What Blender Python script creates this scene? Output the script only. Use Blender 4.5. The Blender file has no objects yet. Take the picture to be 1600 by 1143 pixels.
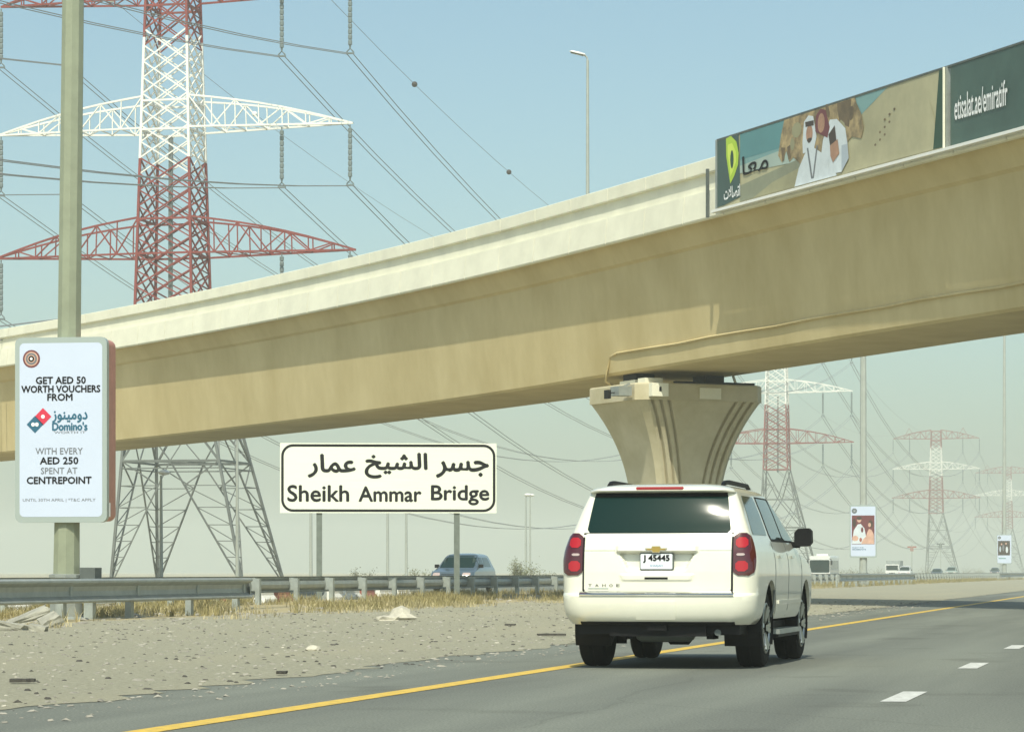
import bpy, bmesh, math, random
from mathutils import Vector, Matrix
R = math.radians
random.seed(7)
SC = bpy.context.scene
COL = SC.collection

# ------------------------------------------------------------------ camera, sky, sun, exposure
# The world's Y axis runs along the motorway, X across it; the camera looks 12.8 degrees left of the road.
THETA = math.atan(.228)
cam = bpy.data.cameras.new('camera'); camo = bpy.data.objects.new('camera', cam); COL.objects.link(camo)
cam.sensor_width = 36; cam.lens = 36 * 4600 / 1600
cam.shift_y = (893 - 571.5) / 1600
cam.clip_start = .5; cam.clip_end = 9000
camo.location = (0, 0, 1.0); camo.rotation_euler = (R(90), 0, THETA)
SC.camera = camo

SUN_EL = R(52)
# horizontal direction in which the light travels
SUN_AZ = THETA - R(7)          # rotation about Z of the travel direction from +Y
world = bpy.data.worlds.new('World'); SC.world = world; world.use_nodes = True
wn = world.node_tree; wn.nodes.clear()
wo = wn.nodes.new('ShaderNodeOutputWorld'); wb = wn.nodes.new('ShaderNodeBackground')
sk = wn.nodes.new('ShaderNodeTexSky'); sk.sky_type = 'NISHITA'; sk.sun_disc = False
sk.sun_elevation = SUN_EL
sk.air_density = 1.0; sk.dust_density = 2.3; sk.ozone_density = 1.0
trav = Vector((-math.sin(SUN_AZ), math.cos(SUN_AZ), 0))
to_sun = -trav
sk.sun_rotation = math.atan2(to_sun.x, to_sun.y)
wb.inputs['Strength'].default_value = .15
tint = wn.nodes.new('ShaderNodeMix'); tint.data_type = 'RGBA'; tint.blend_type = 'MULTIPLY'; tint.inputs[0].default_value = 1
tint.inputs[7].default_value = (.90, 1.03, .94, 1)
wn.links.new(sk.outputs[0], tint.inputs[6]); wn.links.new(tint.outputs[2], wb.inputs['Color']); wn.links.new(wb.outputs[0], wo.inputs['Surface'])
sun = bpy.data.lights.new('sun', 'SUN'); suno = bpy.data.objects.new('sun', sun); COL.objects.link(suno)
sun.energy = 4.35; sun.angle = R(.53); sun.color = (1, .96, .80)
d = Vector((trav.x * math.cos(SUN_EL), trav.y * math.cos(SUN_EL), -math.sin(SUN_EL)))
suno.rotation_euler = d.to_track_quat('-Z', 'Y').to_euler()
suno.location = (0, -20, 60)
SC.view_settings.view_transform = 'Standard'; SC.view_settings.look = 'None'
SC.view_settings.exposure = .0; SC.view_settings.gamma = 1
HAZE_DENSITY = .00065
SC.cycles.volume_bounces = 2
SC.cycles.max_bounces = 6; SC.cycles.diffuse_bounces = 3

# ------------------------------------------------------------------ materials
def mat(name, col, rough=.6, var=0, scale=5, bump=0, bscale=40, metal=0, coat=0, spec=.5, col2=None, detail=5, stretch=None, emit=0):
    m = bpy.data.materials.new(name); m.use_nodes = True
    nt = m.node_tree; b = nt.nodes['Principled BSDF']
    b.inputs['Base Color'].default_value = (*col, 1)
    b.inputs['Roughness'].default_value = rough; b.inputs['Metallic'].default_value = metal
    b.inputs['Specular IOR Level'].default_value = spec
    b.inputs['Coat Weight'].default_value = coat; b.inputs['Coat Roughness'].default_value = .05
    if emit:
        b.inputs['Emission Color'].default_value = (*col, 1); b.inputs['Emission Strength'].default_value = emit
    tc = None
    if var or bump:
        tc = nt.nodes.new('ShaderNodeTexCoord')
        mp = nt.nodes.new('ShaderNodeMapping'); nt.links.new(tc.outputs['Object'], mp.inputs[0])
        if stretch: mp.inputs['Scale'].default_value = stretch
    if var:
        n = nt.nodes.new('ShaderNodeTexNoise'); n.inputs['Scale'].default_value = scale; n.inputs['Detail'].default_value = detail
        n.inputs['Roughness'].default_value = .65
        nt.links.new(mp.outputs[0], n.inputs['Vector'])
        r = nt.nodes.new('ShaderNodeValToRGB')
        c2 = col2 or tuple(c * (1 - var) for c in col)
        c1 = col if col2 else tuple(min(1, c * (1 + var * .5)) for c in col)
        r.color_ramp.elements[0].position = .33; r.color_ramp.elements[1].position = .67
        r.color_ramp.elements[0].color = (*c2, 1); r.color_ramp.elements[1].color = (*c1, 1)
        nt.links.new(n.outputs['Fac'], r.inputs[0]); nt.links.new(r.outputs[0], b.inputs['Base Color'])
    if bump:
        n2 = nt.nodes.new('ShaderNodeTexNoise'); n2.inputs['Scale'].default_value = bscale; n2.inputs['Detail'].default_value = 6
        nt.links.new(mp.outputs[0], n2.inputs['Vector'])
        bp = nt.nodes.new('ShaderNodeBump'); bp.inputs['Strength'].default_value = bump; bp.inputs['Distance'].default_value = .03
        nt.links.new(n2.outputs['Fac'], bp.inputs['Height']); nt.links.new(bp.outputs[0], b.inputs['Normal'])
    return m

M = {}
M['concrete'] = mat('bridge_concrete', (.62, .515, .28), .85, .22, .45, .25, 6, col2=(.51, .41, .20), stretch=(1, 1, .5))
M['parapet'] = mat('cream_painted_concrete', (.80, .785, .64), .8, .10, .8, .15, 10)
M['pier'] = mat('pier_concrete', (.57, .52, .37), .85, .2, .8, .25, 6, col2=(.45, .40, .25))
M['dark_gap'] = mat('dark_gap', (.03, .03, .025), .9)
M['galv'] = mat('galvanised_steel', (.34, .37, .35), .45, .18, 3, metal=.35)
M['galv_dark'] = mat('weathered_steel', (.12, .14, .135), .6, .2, 3, metal=.3)
M['sign_post'] = mat('sign_post_steel', (.17, .20, .18), .6, .2, 4, metal=.2)
M['post'] = mat('grey_post_steel', (.36, .40, .38), .55, .2, 4, metal=.25)
M['pole'] = mat('cream_grey_pole_paint', (.28, .31, .22), .55, .12, 2, .05, 20)
M['pole_far'] = mat('grey_pole_paint', (.38, .41, .37), .5, .1, 2)
M['white_paint'] = mat('white_paint', (.80, .80, .76), .5)
M['sign_face'] = mat('retroreflective_sign_sheet', (.84, .88, .76), .45, .05, 2, stretch=(.3, 1, 9))
M['black_ink'] = mat('black_ink', (.010, .010, .012), .6, spec=.15)
M['red_steel'] = mat('red_painted_lattice', (.24, .045, .038), .6, .2, 1)
M['white_steel'] = mat('white_painted_lattice', (.80, .80, .74), .6, .06, 1)
M['grey_steel'] = mat('galvanised_lattice', (.15, .165, .155), .6, .2, 1, metal=.2)
M['insulator'] = mat('insulator_glass_grey', (.16, .20, .20), .4)
M['wire'] = mat('aluminium_wire', (.20, .22, .23), .6)
M['ball_black'] = mat('black_marker_ball', (.05, .04, .035), .5)
M['ball_white'] = mat('white_marker_ball', (.85, .85, .82), .5)
M['paint_white_car'] = mat('cream_white_car_paint', (.79, .78, .66), .28, .07, 1.6, coat=1)
M['paint_silver'] = mat('pale_blue_silver_car_paint', (.10, .14, .17), .3, coat=1, metal=.3)
M['paint_plain'] = mat('plain_white_vehicle_paint', (.78, .78, .74), .35, coat=.6)
M['paint_dark'] = mat('dark_vehicle_paint', (.06, .08, .09), .3, coat=1)
M['paint_green'] = mat('pale_green_vehicle_paint', (.34, .42, .36), .4, coat=.6)
M['glass'] = mat('tinted_car_glass', (.004, .022, .019), .08, spec=.24)
M['glass_side'] = mat('tinted_side_glass', (.03, .05, .04), .05, spec=.5)
M['black'] = mat('black_plastic', (.008, .008, .009), .6, spec=.2)
M['rubber'] = mat('tyre_rubber', (.009, .009, .009), .85, spec=.2, bump=.3, bscale=60)
M['rim'] = mat('alloy_rim', (.38, .40, .38), .3, metal=.9)
M['chrome'] = mat('chrome', (.72, .72, .70), .12, metal=1)
M['gold'] = mat('gold_emblem', (.60, .42, .12), .3, metal=.7)
M['red_lamp'] = mat('red_lamp_lens', (.40, .005, .010), .12, coat=.5, emit=.05)
M['red_dark'] = mat('dark_red_lamp_lens', (.07, .004, .006), .12, coat=1)
M['brake_bar'] = mat('brake_bar_lens', (.30, .03, .03), .2)
M['clear_lamp'] = mat('clear_lamp_lens', (.50, .40, .38), .1, coat=1)
M['plate'] = mat('plate_white', (.80, .84, .86), .4)
M['plate_blue'] = mat('plate_blue_print', (.18, .32, .50), .4)
M['ad_face'] = mat('backlit_poster_sheet', (.56, .63, .78), .35, .02, 2)
M['ad_frame'] = mat('grey_aluminium_frame', (.40, .46, .44), .4, metal=.3)
M['ad_side'] = mat('faded_red_side_panel', (.55, .24, .18), .5, .15, 3)
M['teal_dark'] = mat('dark_teal_print', (.045, .085, .075), .45, .12, .8)
M['teal'] = mat('slate_green_print', (.055, .105, .085), .45, .25, .5)
M['lime'] = mat('lime_green_print', (.42, .60, .04), .45)
M['lime2'] = mat('bright_lime_print', (.62, .76, .10), .45)
M['deep_green'] = mat('deep_green_print', (.02, .06, .03), .45)
M['sky_a'] = mat('teal_sky_print', (.10, .26, .28), .45, .1, .5)
M['sky_b'] = mat('mid_sky_print', (.20, .36, .36), .45, .1, .5)
M['sky_c'] = mat('pale_sky_print', (.38, .47, .42), .45, .1, .5)
M['sand_a'] = mat('sand_print', (.42, .39, .24), .45, .18, .7)
M['sand_b'] = mat('shaded_sand_print', (.24, .25, .17), .45, .2, .7)
M['sand_c'] = mat('deep_sand_print', (.33, .31, .18), .45, .2, .7)
M['rock_a'] = mat('rock_print', (.38, .28, .14), .45, .6, 3)
M['rock_b'] = mat('dark_rock_print', (.16, .11, .055), .45, .4, 2.5)
M['robe'] = mat('white_robe_print', (.62, .68, .72), .45, .12, 2)
M['robe_shadow'] = mat('robe_fold_print', (.40, .46, .52), .45)
M['skin_print'] = mat('skin_print', (.40, .22, .14), .45, .2, 6)
M['hair_print'] = mat('dark_hair_print', (.05, .03, .02), .45)
M['red_print'] = mat('red_print', (.62, .03, .07), .45)
M['blue_print'] = mat('deep_blue_print', (.02, .12, .20), .45)
M['grey_print'] = mat('grey_print', (.16, .17, .19), .45)
M['white_print'] = mat('white_print', (.85, .86, .86), .45)
M['maroon_print'] = mat('maroon_print', (.15, .035, .04), .45)
M['peach_print'] = mat('peach_print', (.62, .38, .29), .45, .2, 3)
M['yellow_line'] = mat('yellow_road_paint', (.82, .53, .06), .6, .2, 9, .2, 60, col2=(.50, .35, .08))
M['white_line'] = mat('white_road_paint', (.76, .76, .72), .6, .2, 11, .2, 60, col2=(.42, .42, .38))
M['rock'] = mat('pale_limestone', (.52, .49, .40), .9, .25, 4, .5, 12)
M['rubble'] = mat('grey_rubble', (.36, .35, .29), .9, .3, 4, .5, 12)
M['stone'] = mat('roadside_stone', (.34, .32, .27), .9, .5, 1.3)
M['dark_stone'] = mat('dark_roadside_stone', (.07, .065, .055), .9, .3, 2)
M['dry_grass'] = mat('dry_yellow_grass', (.38, .31, .13), .9, .5, 1.1, col2=(.17, .16, .065))
M['pale_grass'] = mat('pale_straw_grass', (.50, .43, .24), .9, .55, 1.4)
M['bush'] = mat('dusty_green_leaves', (.22, .23, .12), .9, .4, 1.2)
M['twig'] = mat('twig_brown', (.16, .11, .06), .9)
M['red_block'] = mat('red_plastic_barrier', (.34, .11, .08), .5)

def road_material():
    m = bpy.data.materials.new('asphalt'); m.use_nodes = True
    nt = m.node_tree; b = nt.nodes['Principled BSDF']; L = nt.links
    tc = nt.nodes.new('ShaderNodeTexCoord')
    n1 = nt.nodes.new('ShaderNodeTexNoise'); n1.inputs['Scale'].default_value = 55; n1.inputs['Detail'].default_value = 4
    L.new(tc.outputs['Object'], n1.inputs['Vector'])
    mp = nt.nodes.new('ShaderNodeMapping'); mp.inputs['Scale'].default_value = (.9, .05, 1); L.new(tc.outputs['Object'], mp.inputs[0])
    n2 = nt.nodes.new('ShaderNodeTexNoise'); n2.inputs['Scale'].default_value = 1.0; n2.inputs['Detail'].default_value = 3; L.new(mp.outputs[0], n2.inputs['Vector'])
    r1 = nt.nodes.new('ShaderNodeValToRGB'); r1.color_ramp.elements[0].position = .3; r1.color_ramp.elements[1].position = .75
    r1.color_ramp.elements[0].color = (.09, .10, .083, 1); r1.color_ramp.elements[1].color = (.25, .26, .22, 1)
    L.new(n1.outputs['Fac'], r1.inputs[0])
    r2 = nt.nodes.new('ShaderNodeValToRGB'); r2.color_ramp.elements[0].color = (.78, .78, .78, 1); r2.color_ramp.elements[1].color = (1.16, 1.16, 1.14, 1)
    r2.color_ramp.elements[0].position = .35; r2.color_ramp.elements[1].position = .65
    L.new(n2.outputs['Fac'], r2.inputs[0])
    mx = nt.nodes.new('ShaderNodeMix'); mx.data_type = 'RGBA'; mx.blend_type = 'MULTIPLY'; mx.inputs[0].default_value = 1
    L.new(r1.outputs[0], mx.inputs[6]); L.new(r2.outputs[0], mx.inputs[7])
    n3 = nt.nodes.new('ShaderNodeTexNoise'); n3.inputs['Scale'].default_value = .55; n3.inputs['Detail'].default_value = 7; L.new(tc.outputs['Object'], n3.inputs['Vector'])
    r3 = nt.nodes.new('ShaderNodeValToRGB'); r3.color_ramp.elements[0].position = .60; r3.color_ramp.elements[1].position = .68
    r3.color_ramp.elements[0].color = (1, 1, 1, 1); r3.color_ramp.elements[1].color = (.80, .79, .78, 1); L.new(n3.outputs['Fac'], r3.inputs[0])
    vo = nt.nodes.new('ShaderNodeTexVoronoi'); vo.feature = 'DISTANCE_TO_EDGE'; vo.inputs['Scale'].default_value = .33; vo.inputs['Randomness'].default_value = 1
    ad = nt.nodes.new('ShaderNodeMix'); ad.data_type = 'RGBA'; ad.inputs[0].default_value = .25; L.new(tc.outputs['Object'], ad.inputs[6]); L.new(n3.outputs['Color'], ad.inputs[7]); L.new(ad.outputs[2], vo.inputs['Vector'])
    r4 = nt.nodes.new('ShaderNodeValToRGB'); r4.color_ramp.elements[0].position = .0; r4.color_ramp.elements[1].position = .006
    r4.color_ramp.elements[0].color = (.84, .84, .83, 1); r4.color_ramp.elements[1].color = (1, 1, 1, 1); L.new(vo.outputs['Distance'], r4.inputs[0])
    m3 = nt.nodes.new('ShaderNodeMix'); m3.data_type = 'RGBA'; m3.blend_type = 'MULTIPLY'; m3.inputs[0].default_value = 1; L.new(mx.outputs[2], m3.inputs[6]); L.new(r3.outputs[0], m3.inputs[7])
    m4 = nt.nodes.new('ShaderNodeMix'); m4.data_type = 'RGBA'; m4.blend_type = 'MULTIPLY'; m4.inputs[0].default_value = 1; L.new(m3.outputs[2], m4.inputs[6]); L.new(r4.outputs[0], m4.inputs[7])
    L.new(m4.outputs[2], b.inputs['Base Color'])
    b.inputs['Roughness'].default_value = .82
    bp = nt.nodes.new('ShaderNodeBump'); bp.inputs['Strength'].default_value = .5; bp.inputs['Distance'].default_value = .01
    L.new(n1.outputs['Fac'], bp.inputs['Height']); L.new(bp.outputs[0], b.inputs['Normal'])
    return m
M['asphalt'] = road_material()

def ground_material(name, ca, cb, cc, s1, s2, bump=.6):
    m = bpy.data.materials.new(name); m.use_nodes = True
    nt = m.node_tree; b = nt.nodes['Principled BSDF']; L = nt.links
    tc = nt.nodes.new('ShaderNodeTexCoord'); mp = nt.nodes.new('ShaderNodeMapping'); mp.inputs['Scale'].default_value = (1.6, .25, 1); L.new(tc.outputs['Object'], mp.inputs[0])
    n1 = nt.nodes.new('ShaderNodeTexNoise'); n1.inputs['Scale'].default_value = s1; n1.inputs['Detail'].default_value = 8; n1.inputs['Roughness'].default_value = .7
    n2 = nt.nodes.new('ShaderNodeTexNoise'); n2.inputs['Scale'].default_value = s2; n2.inputs['Detail'].default_value = 5
    L.new(tc.outputs['Object'], n1.inputs['Vector']); L.new(mp.outputs[0], n2.inputs['Vector'])
    r1 = nt.nodes.new('ShaderNodeValToRGB'); e = r1.color_ramp.elements
    e[0].position = .36; e[0].color = (*ca, 1); e[1].position = .64; e[1].color = (*cb, 1)
    L.new(n1.outputs['Fac'], r1.inputs[0])
    mx = nt.nodes.new('ShaderNodeMix'); mx.data_type = 'RGBA'
    mr = nt.nodes.new('ShaderNodeMapRange'); mr.inputs[1].default_value = .45; mr.inputs[2].default_value = .68; mr.inputs[4].default_value = .75
    L.new(n2.outputs['Fac'], mr.inputs[0]); L.new(mr.outputs[0], mx.inputs[0])
    L.new(r1.outputs[0], mx.inputs[6]); mx.inputs[7].default_value = (*cc, 1)
    L.new(mx.outputs[2], b.inputs['Base Color']); b.inputs['Roughness'].default_value = .95
    bp = nt.nodes.new('ShaderNodeBump'); bp.inputs['Strength'].default_value = bump; bp.inputs['Distance'].default_value = .04
    L.new(n1.outputs['Fac'], bp.inputs['Height']); L.new(bp.outputs[0], b.inputs['Normal'])
    return m
M['gravel'] = ground_material('pale_gravel', (.23, .22, .155), (.42, .40, .295), (.36, .335, .235), 16, .25, .9)
M['sand'] = ground_material('desert_sand', (.33, .30, .20), (.44, .40, .29), (.36, .31, .19), .5, .06, .3)
M['verge'] = ground_material('verge_soil', (.30, .25, .13), (.46, .40, .25), (.34, .28, .14), 3, .3)

# ------------------------------------------------------------------ helpers
def link_mesh(name, verts, faces, m=None, parent=None, mats=None, fmat=None, smooth=None):
    me = bpy.data.meshes.new(name); me.from_pydata(verts, [], faces); me.update()
    for x in (mats or ([m] if m else [])): me.materials.append(x)
    if fmat:
        me.polygons.foreach_set('material_index', fmat)
    if smooth is not None:
        me.shade_smooth(); me.set_sharp_from_angle(angle=R(smooth))
    o = bpy.data.objects.new(name, me); COL.objects.link(o)
    if parent: o.parent = parent
    return o

class MB:
    def __init__(s): s.v = []; s.f = []; s.m = []; s.cur = 0
    def add(s, vs, fs):
        k = len(s.v); s.v += [tuple(v) for v in vs]; s.f += [tuple(i + k for i in f) for f in fs]; s.m += [s.cur] * len(fs)
    def box(s, x0, x1, y0, y1, z0, z1, rz=0, c=(0, 0)):
        vs = [(x, y, z) for z in (z0, z1) for x, y in ((x0, y0), (x1, y0), (x1, y1), (x0, y1))]
        if rz:
            co, si = math.cos(rz), math.sin(rz)
            vs = [(c[0] + (x - c[0]) * co - (y - c[1]) * si, c[1] + (x - c[0]) * si + (y - c[1]) * co, z) for x, y, z in vs]
        s.add(vs, [(0, 3, 2, 1), (4, 5, 6, 7), (0, 1, 5, 4), (1, 2, 6, 5), (2, 3, 7, 6), (3, 0, 4, 7)])
    def bar(s, p, q, w, n=4, w2=None, caps=False):
        p = Vector(p); q = Vector(q); dd = q - p
        if dd.length < 1e-6: return
        dd.normalize(); up = Vector((0, 0, 1)) if abs(dd.z) < .95 else Vector((0, 1, 0))
        a = dd.cross(up).normalized(); b = a.cross(dd)
        w2 = w if w2 is None else w2
        vs = [];
        for P, r in ((p, w), (q, w2)):
            for i in range(n):
                t = 2 * math.pi * (i + .5) / n; vs.append(P + a * math.cos(t) * r * .6 + b * math.sin(t) * r * .6)
        fs = [(i, (i + 1) % n, n + (i + 1) % n, n + i) for i in range(n)]
        if caps: fs += [tuple(range(n))[::-1], tuple(range(n, 2 * n))]
        s.add(vs, fs)
    def path(s, pts, r, n=5):
        pts = [Vector(p) for p in pts]; vs = []; fs = []
        for i, p in enumerate(pts):
            dd = (pts[min(i + 1, len(pts) - 1)] - pts[max(i - 1, 0)]).normalized()
            up = Vector((0, 0, 1)) if abs(dd.z) < .9 else Vector((0, 1, 0))
            a = dd.cross(up).normalized(); b = a.cross(dd)
            for k in range(n):
                t = 2 * math.pi * k / n; vs.append(p + a * math.cos(t) * r + b * math.sin(t) * r)
        for i in range(len(pts) - 1):
            for k in range(n): fs.append((i * n + k, i * n + (k + 1) % n, (i + 1) * n + (k + 1) % n, (i + 1) * n + k))
        fs += [tuple(range(n))[::-1], tuple(range((len(pts) - 1) * n, len(pts) * n))]
        s.add(vs, fs)
    def lathe(s, prof, n=16, axis='z', c=(0, 0, 0)):
        vs = []; fs = []
        for r, h in prof:
            for k in range(n):
                t = 2 * math.pi * k / n; a, b = r * math.cos(t), r * math.sin(t)
                vs.append((c[0] + a, c[1] + b, c[2] + h) if axis == 'z' else ((c[0] + h, c[1] + a, c[2] + b) if axis == 'x' else (c[0] + a, c[1] + h, c[2] + b)))
        for i in range(len(prof) - 1):
            for k in range(n): fs.append((i * n + k, i * n + (k + 1) % n, (i + 1) * n + (k + 1) % n, (i + 1) * n + k))
        fs += [tuple(range(n))[::-1], tuple(range((len(prof) - 1) * n, len(prof) * n))]
        s.add(vs, fs)
    def build(s, name, m=None, parent=None, smooth=None, mats=None):
        return link_mesh(name, s.v, s.f, m, parent, mats, s.m if mats else None, smooth)

def tag(o, label=None, cat=None, group=None, kind=None):
    if label: o['label'] = label
    if cat: o['category'] = cat
    if group: o['group'] = group
    if kind: o['kind'] = kind
    return o
def thing(name, label, cat, loc=(0, 0, 0), rz=0, group=None):
    o = bpy.data.objects.new(name, None); COL.objects.link(o); o.location = loc; o.rotation_euler = (0, 0, rz)
    o.empty_display_size = .3
    return tag(o, label, cat, group)
def copy_tree(o, parent=None):
    c = o.copy(); COL.objects.link(c); c.parent = parent
    for ch in list(o.children): copy_tree(ch, c)
    return c
def share(o, loc, rz=0, parent=None):
    c = o.copy(); COL.objects.link(c); c.parent = parent or o.parent; c.location = loc; c.rotation_euler = (0, 0, rz); return c

def text(name, s, width, height, x, z, m, parent, y=-.004, bold=0, align='c', fn=None, res=3, fat=0):
    """flat lettering in the local x-z plane, fitted to width x height around (x, z)"""
    c = bpy.data.curves.new('t', 'FONT'); c.body = s; c.resolution_u = res; c.offset = bold
    o = bpy.data.objects.new('t', c); COL.objects.link(o); bpy.context.view_layer.update()
    me = bpy.data.meshes.new_from_object(o); bpy.data.objects.remove(o)
    vs = [v.co.copy() for v in me.vertices]
    x0 = min(v.x for v in vs); x1 = max(v.x for v in vs); y0 = min(v.y for v in vs); y1 = max(v.y for v in vs)
    kx = width / (x1 - x0); ky = height / (y1 - y0)
    base = [((v.co.x - (x0 + x1) / 2) * kx + x, (v.co.y - (y0 + y1) / 2) * ky + z) for v in me.vertices]
    fcs = [tuple(p.vertices) for p in me.polygons]; bpy.data.meshes.remove(me)
    vv = []; ff = []
    for q_, (da, db) in enumerate(((0, 0), (fat, 0), (-fat, 0), (0, fat), (0, -fat)) if fat else ((0, 0),)):
        k = len(vv); vv += [tuple(fn(a + da, b + db)) if fn else (a + da, y - .0006 * q_, b + db) for a, b in base]
        ff += [tuple(i + k for i in f) for f in fcs]
    me = bpy.data.meshes.new(name); me.from_pydata(vv, [], ff); me.update()
    me.materials.clear(); me.materials.append(m); me.name = name
    ob = bpy.data.objects.new(name, me); COL.objects.link(ob); ob.parent = parent
    return ob

def rrect(x0, x1, z0, z1, r, n=5):
    pts = []
    for cx, cz, a0 in ((x1 - r, z0 + r, -90), (x1 - r, z1 - r, 0), (x0 + r, z1 - r, 90), (x0 + r, z0 + r, 180)):
        for i in range(n + 1):
            t = R(a0 + 90 * i / n); pts.append((cx + r * math.cos(t), cz + r * math.sin(t)))
    return pts
def slab(mb, pts, y0, y1):
    """extrude an outline in x-z between two y's"""
    n = len(pts); vs = [(x, y0, z) for x, z in pts] + [(x, y1, z) for x, z in pts]
    mb.add(vs, [tuple(range(n)), tuple(range(n, 2 * n))[::-1]] + [(i, n + i, n + (i + 1) % n, (i + 1) % n) for i in range(n)])
def ell(cx, cz, rx, rz, n=14, rot=0):
    o = []
    for i in range(n):
        t = 2 * math.pi * i / n; a, b = rx * math.cos(t), rz * math.sin(t)
        o.append((cx + a * math.cos(rot) - b * math.sin(rot), cz + a * math.sin(rot) + b * math.cos(rot)))
    return o
def flat(name, pts, m, parent, y):
    return link_mesh(name, [(a, y, b) for a, b in pts], [tuple(range(len(pts)))], m, parent)

def cw(x, D, z=0):
    """point at image-independent camera-frame offset: X right, D ahead -> world"""
    return (math.cos(THETA) * x - math.sin(THETA) * D, math.sin(THETA) * x + math.cos(THETA) * D, z)

# ------------------------------------------------------------------ setting: ground, roads, markings
def sheet(name, x0, x1, y0, y1, z, m, nx=1, ny=1, amp=0):
    vs = []; fs = []
    for j in range(ny + 1):
        for i in range(nx + 1):
            zz = z + (random.uniform(-amp, amp) if 0 < i < nx else 0)
            vs.append((x0 + (x1 - x0) * i / nx, y0 + (y1 - y0) * j / ny, zz))
    for j in range(ny):
        for i in range(nx): a = j * (nx + 1) + i; fs.append((a, a + 1, a + nx + 2, a + nx + 1))
    o = link_mesh(name, vs, fs, m); o['kind'] = 'structure'; return o
sheet('ground', -3000, 3000, -600, 3200, -.02, M['sand'])
sheet('road', -9.4, 14.5, -120, 2800, .0, M['asphalt'])
sheet('opposite_road', -50, -32.5, -120, 2800, -.004, M['asphalt'])

def wavy_strip(name, x0, x1, y0, y1, z, m, wob0, wob1, step=1.2):
    vs = []; fs = []; n = int((y1 - y0) / step)
    for i in range(n + 1):
        y = y0 + step * i
        vs += [(x0 + random.uniform(-wob0, wob0), y, z), (x1 + random.uniform(-wob1, wob1), y, z)]
        if i < n: fs.append((2 * i, 2 * i + 1, 2 * i + 3, 2 * i + 2))
    o = link_mesh(name, vs, fs, m); o['kind'] = 'structure'; return o
wavy_strip('gravel_shoulder', -21.5, -8.3, -60, 420, .004, M['gravel'], .5, .22, .5)
wavy_strip('verge', -31.5, -20.6, -60, 420, -.008, M['verge'], .4, .6, 1.0)
# yellow edge lines and white lane dashes
sheet('edge_line', -6.45, -6.24, -60, 1500, .004, M['yellow_line'])
sheet('edge_line', 13.2, 13.4, -60, 1500, .004, M['yellow_line'])
sheet('edge_line', -33.2, -33.0, -60, 1500, .000, M['yellow_line'])
dash0 = None
for xx in (-2.18, 1.98, 6.14, 10.2):
    for k in range(-2, 26):
        yv = 22.75 + 8.0 * k
        if dash0 is None:
            dash0 = sheet('lane_dash', -.10, .10, 0, 1.95, .004, M['white_line']); dash0.location = (xx, yv, 0)
        else:
            c = share(dash0, (xx, yv, 0)); c['kind'] = 'structure'

# ------------------------------------------------------------------ bridge
BR = 270.0
E0 = cw(2.9, 95); PHI0 = R(24.7) + THETA
def bphi(s): return PHI0 + s / BR
def bpos(s, off):
    # near (left-hand) edge of the deck is an arc; off is measured to the right of the away direction
    p = bphi(s)
    # integrate the arc
    x = E0[0] + BR * (math.cos(p) - math.cos(PHI0)); y = E0[1] + BR * (math.sin(p) - math.sin(PHI0))
    return x + off * math.cos(p), y + off * math.sin(p)
ZK = [(-90, 11.2), (-50, 11.5), (-26, 11.65), (-8, 11.75), (0, 11.55), (20, 11.32), (43, 11.06), (58, 10.9), (100, 10.3), (160, 9.0)]
def zc(s):
    # smooth interpolation of the fascia's lower edge
    if s <= ZK[0][0]: return ZK[0][1]
    for (a, za), (b, zb) in zip(ZK, ZK[1:]):
        if s <= b:
            return za + (zb - za) * (s - a) / (b - a)
    return ZK[-1][1]
def zc_s(s):
    return sum(zc(s + k * 3) for k in range(-4, 5)) / 9
WD = 9.2      # deck width
S0, S1 = -84, 160
def sweep(name, prof, s0, s1, step, m, parent, caps=True, gap=0, smooth=None):
    n = max(1, int(round((s1 - s0) / step))); vs = []; fs = []; k = len(prof)
    for i in range(n + 1):
        s = s0 + (s1 - s0) * i / n
        for off, dz in prof:
            x, y = bpos(s, off); vs.append((x, y, zc_s(s) + dz))
    for i in range(n):
        for j in range(k): fs.append((i * k + j, i * k + (j + 1) % k, (i + 1) * k + (j + 1) % k, (i + 1) * k + j))
    if caps: fs += [tuple(range(k))[::-1], tuple(range(n * k, (n + 1) * k))]
    return link_mesh(name, vs, fs, m, parent, smooth=smooth)
bridge = thing('overpass_bridge', 'long curved cream concrete box-girder flyover crossing above the motorway', 'bridge', (0, 0, 0))
DZS = -4.1
sweep('girder', [(.16, .02), (.16, -.03), (.30, -.05), (.62, -.62), (.74, -.70), (1.12, DZS + .08), (1.22, DZS), (5.0, DZS), (5.1, DZS + .08), (5.9, -.75), (WD - .16, -.1), (WD - .16, .02)], S0, S1, 2.0, M['concrete'], bridge)
sweep('deck_slab', [(.2, .55), (.2, .03), (WD - .2, .03), (WD - .2, .55)], S0, S1, 2.0, M['asphalt'], bridge)
# fascia and barrier panels, joint by joint
PL = 2.7
npan = int((S1 - S0) / PL)
for k in range(npan):
    a = S0 + k * PL + .018; b = a + PL - .036
    sweep('fascia_panel', [(.0, -.07), (-.03, -.02), (.04, .78), (.22, .80), (.34, .8), (.34, .5), (.15, -.07)], a, b, PL / 2, M['parapet'], bridge)
    sweep('coping_panel', [(.08, 1.33), (.06, 1.36), (.06, 1.74), (.09, 1.76), (.40, 1.76), (.42, 1.33)], a, b, PL / 2, M['parapet'], bridge)
sweep('barrier_wall', [(.20, .78), (.20, 1.34), (.36, 1.34), (.36, .56), (.21, .56)], S0, S1, 2.7, M['parapet'], bridge)
sweep('barrier_wall', [(WD - .4, .5), (WD - .4, 1.7), (WD - .05, 1.7), (WD, .0), (WD - .15, .0)], S0, S1, 2.7, M['parapet'], bridge)
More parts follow.
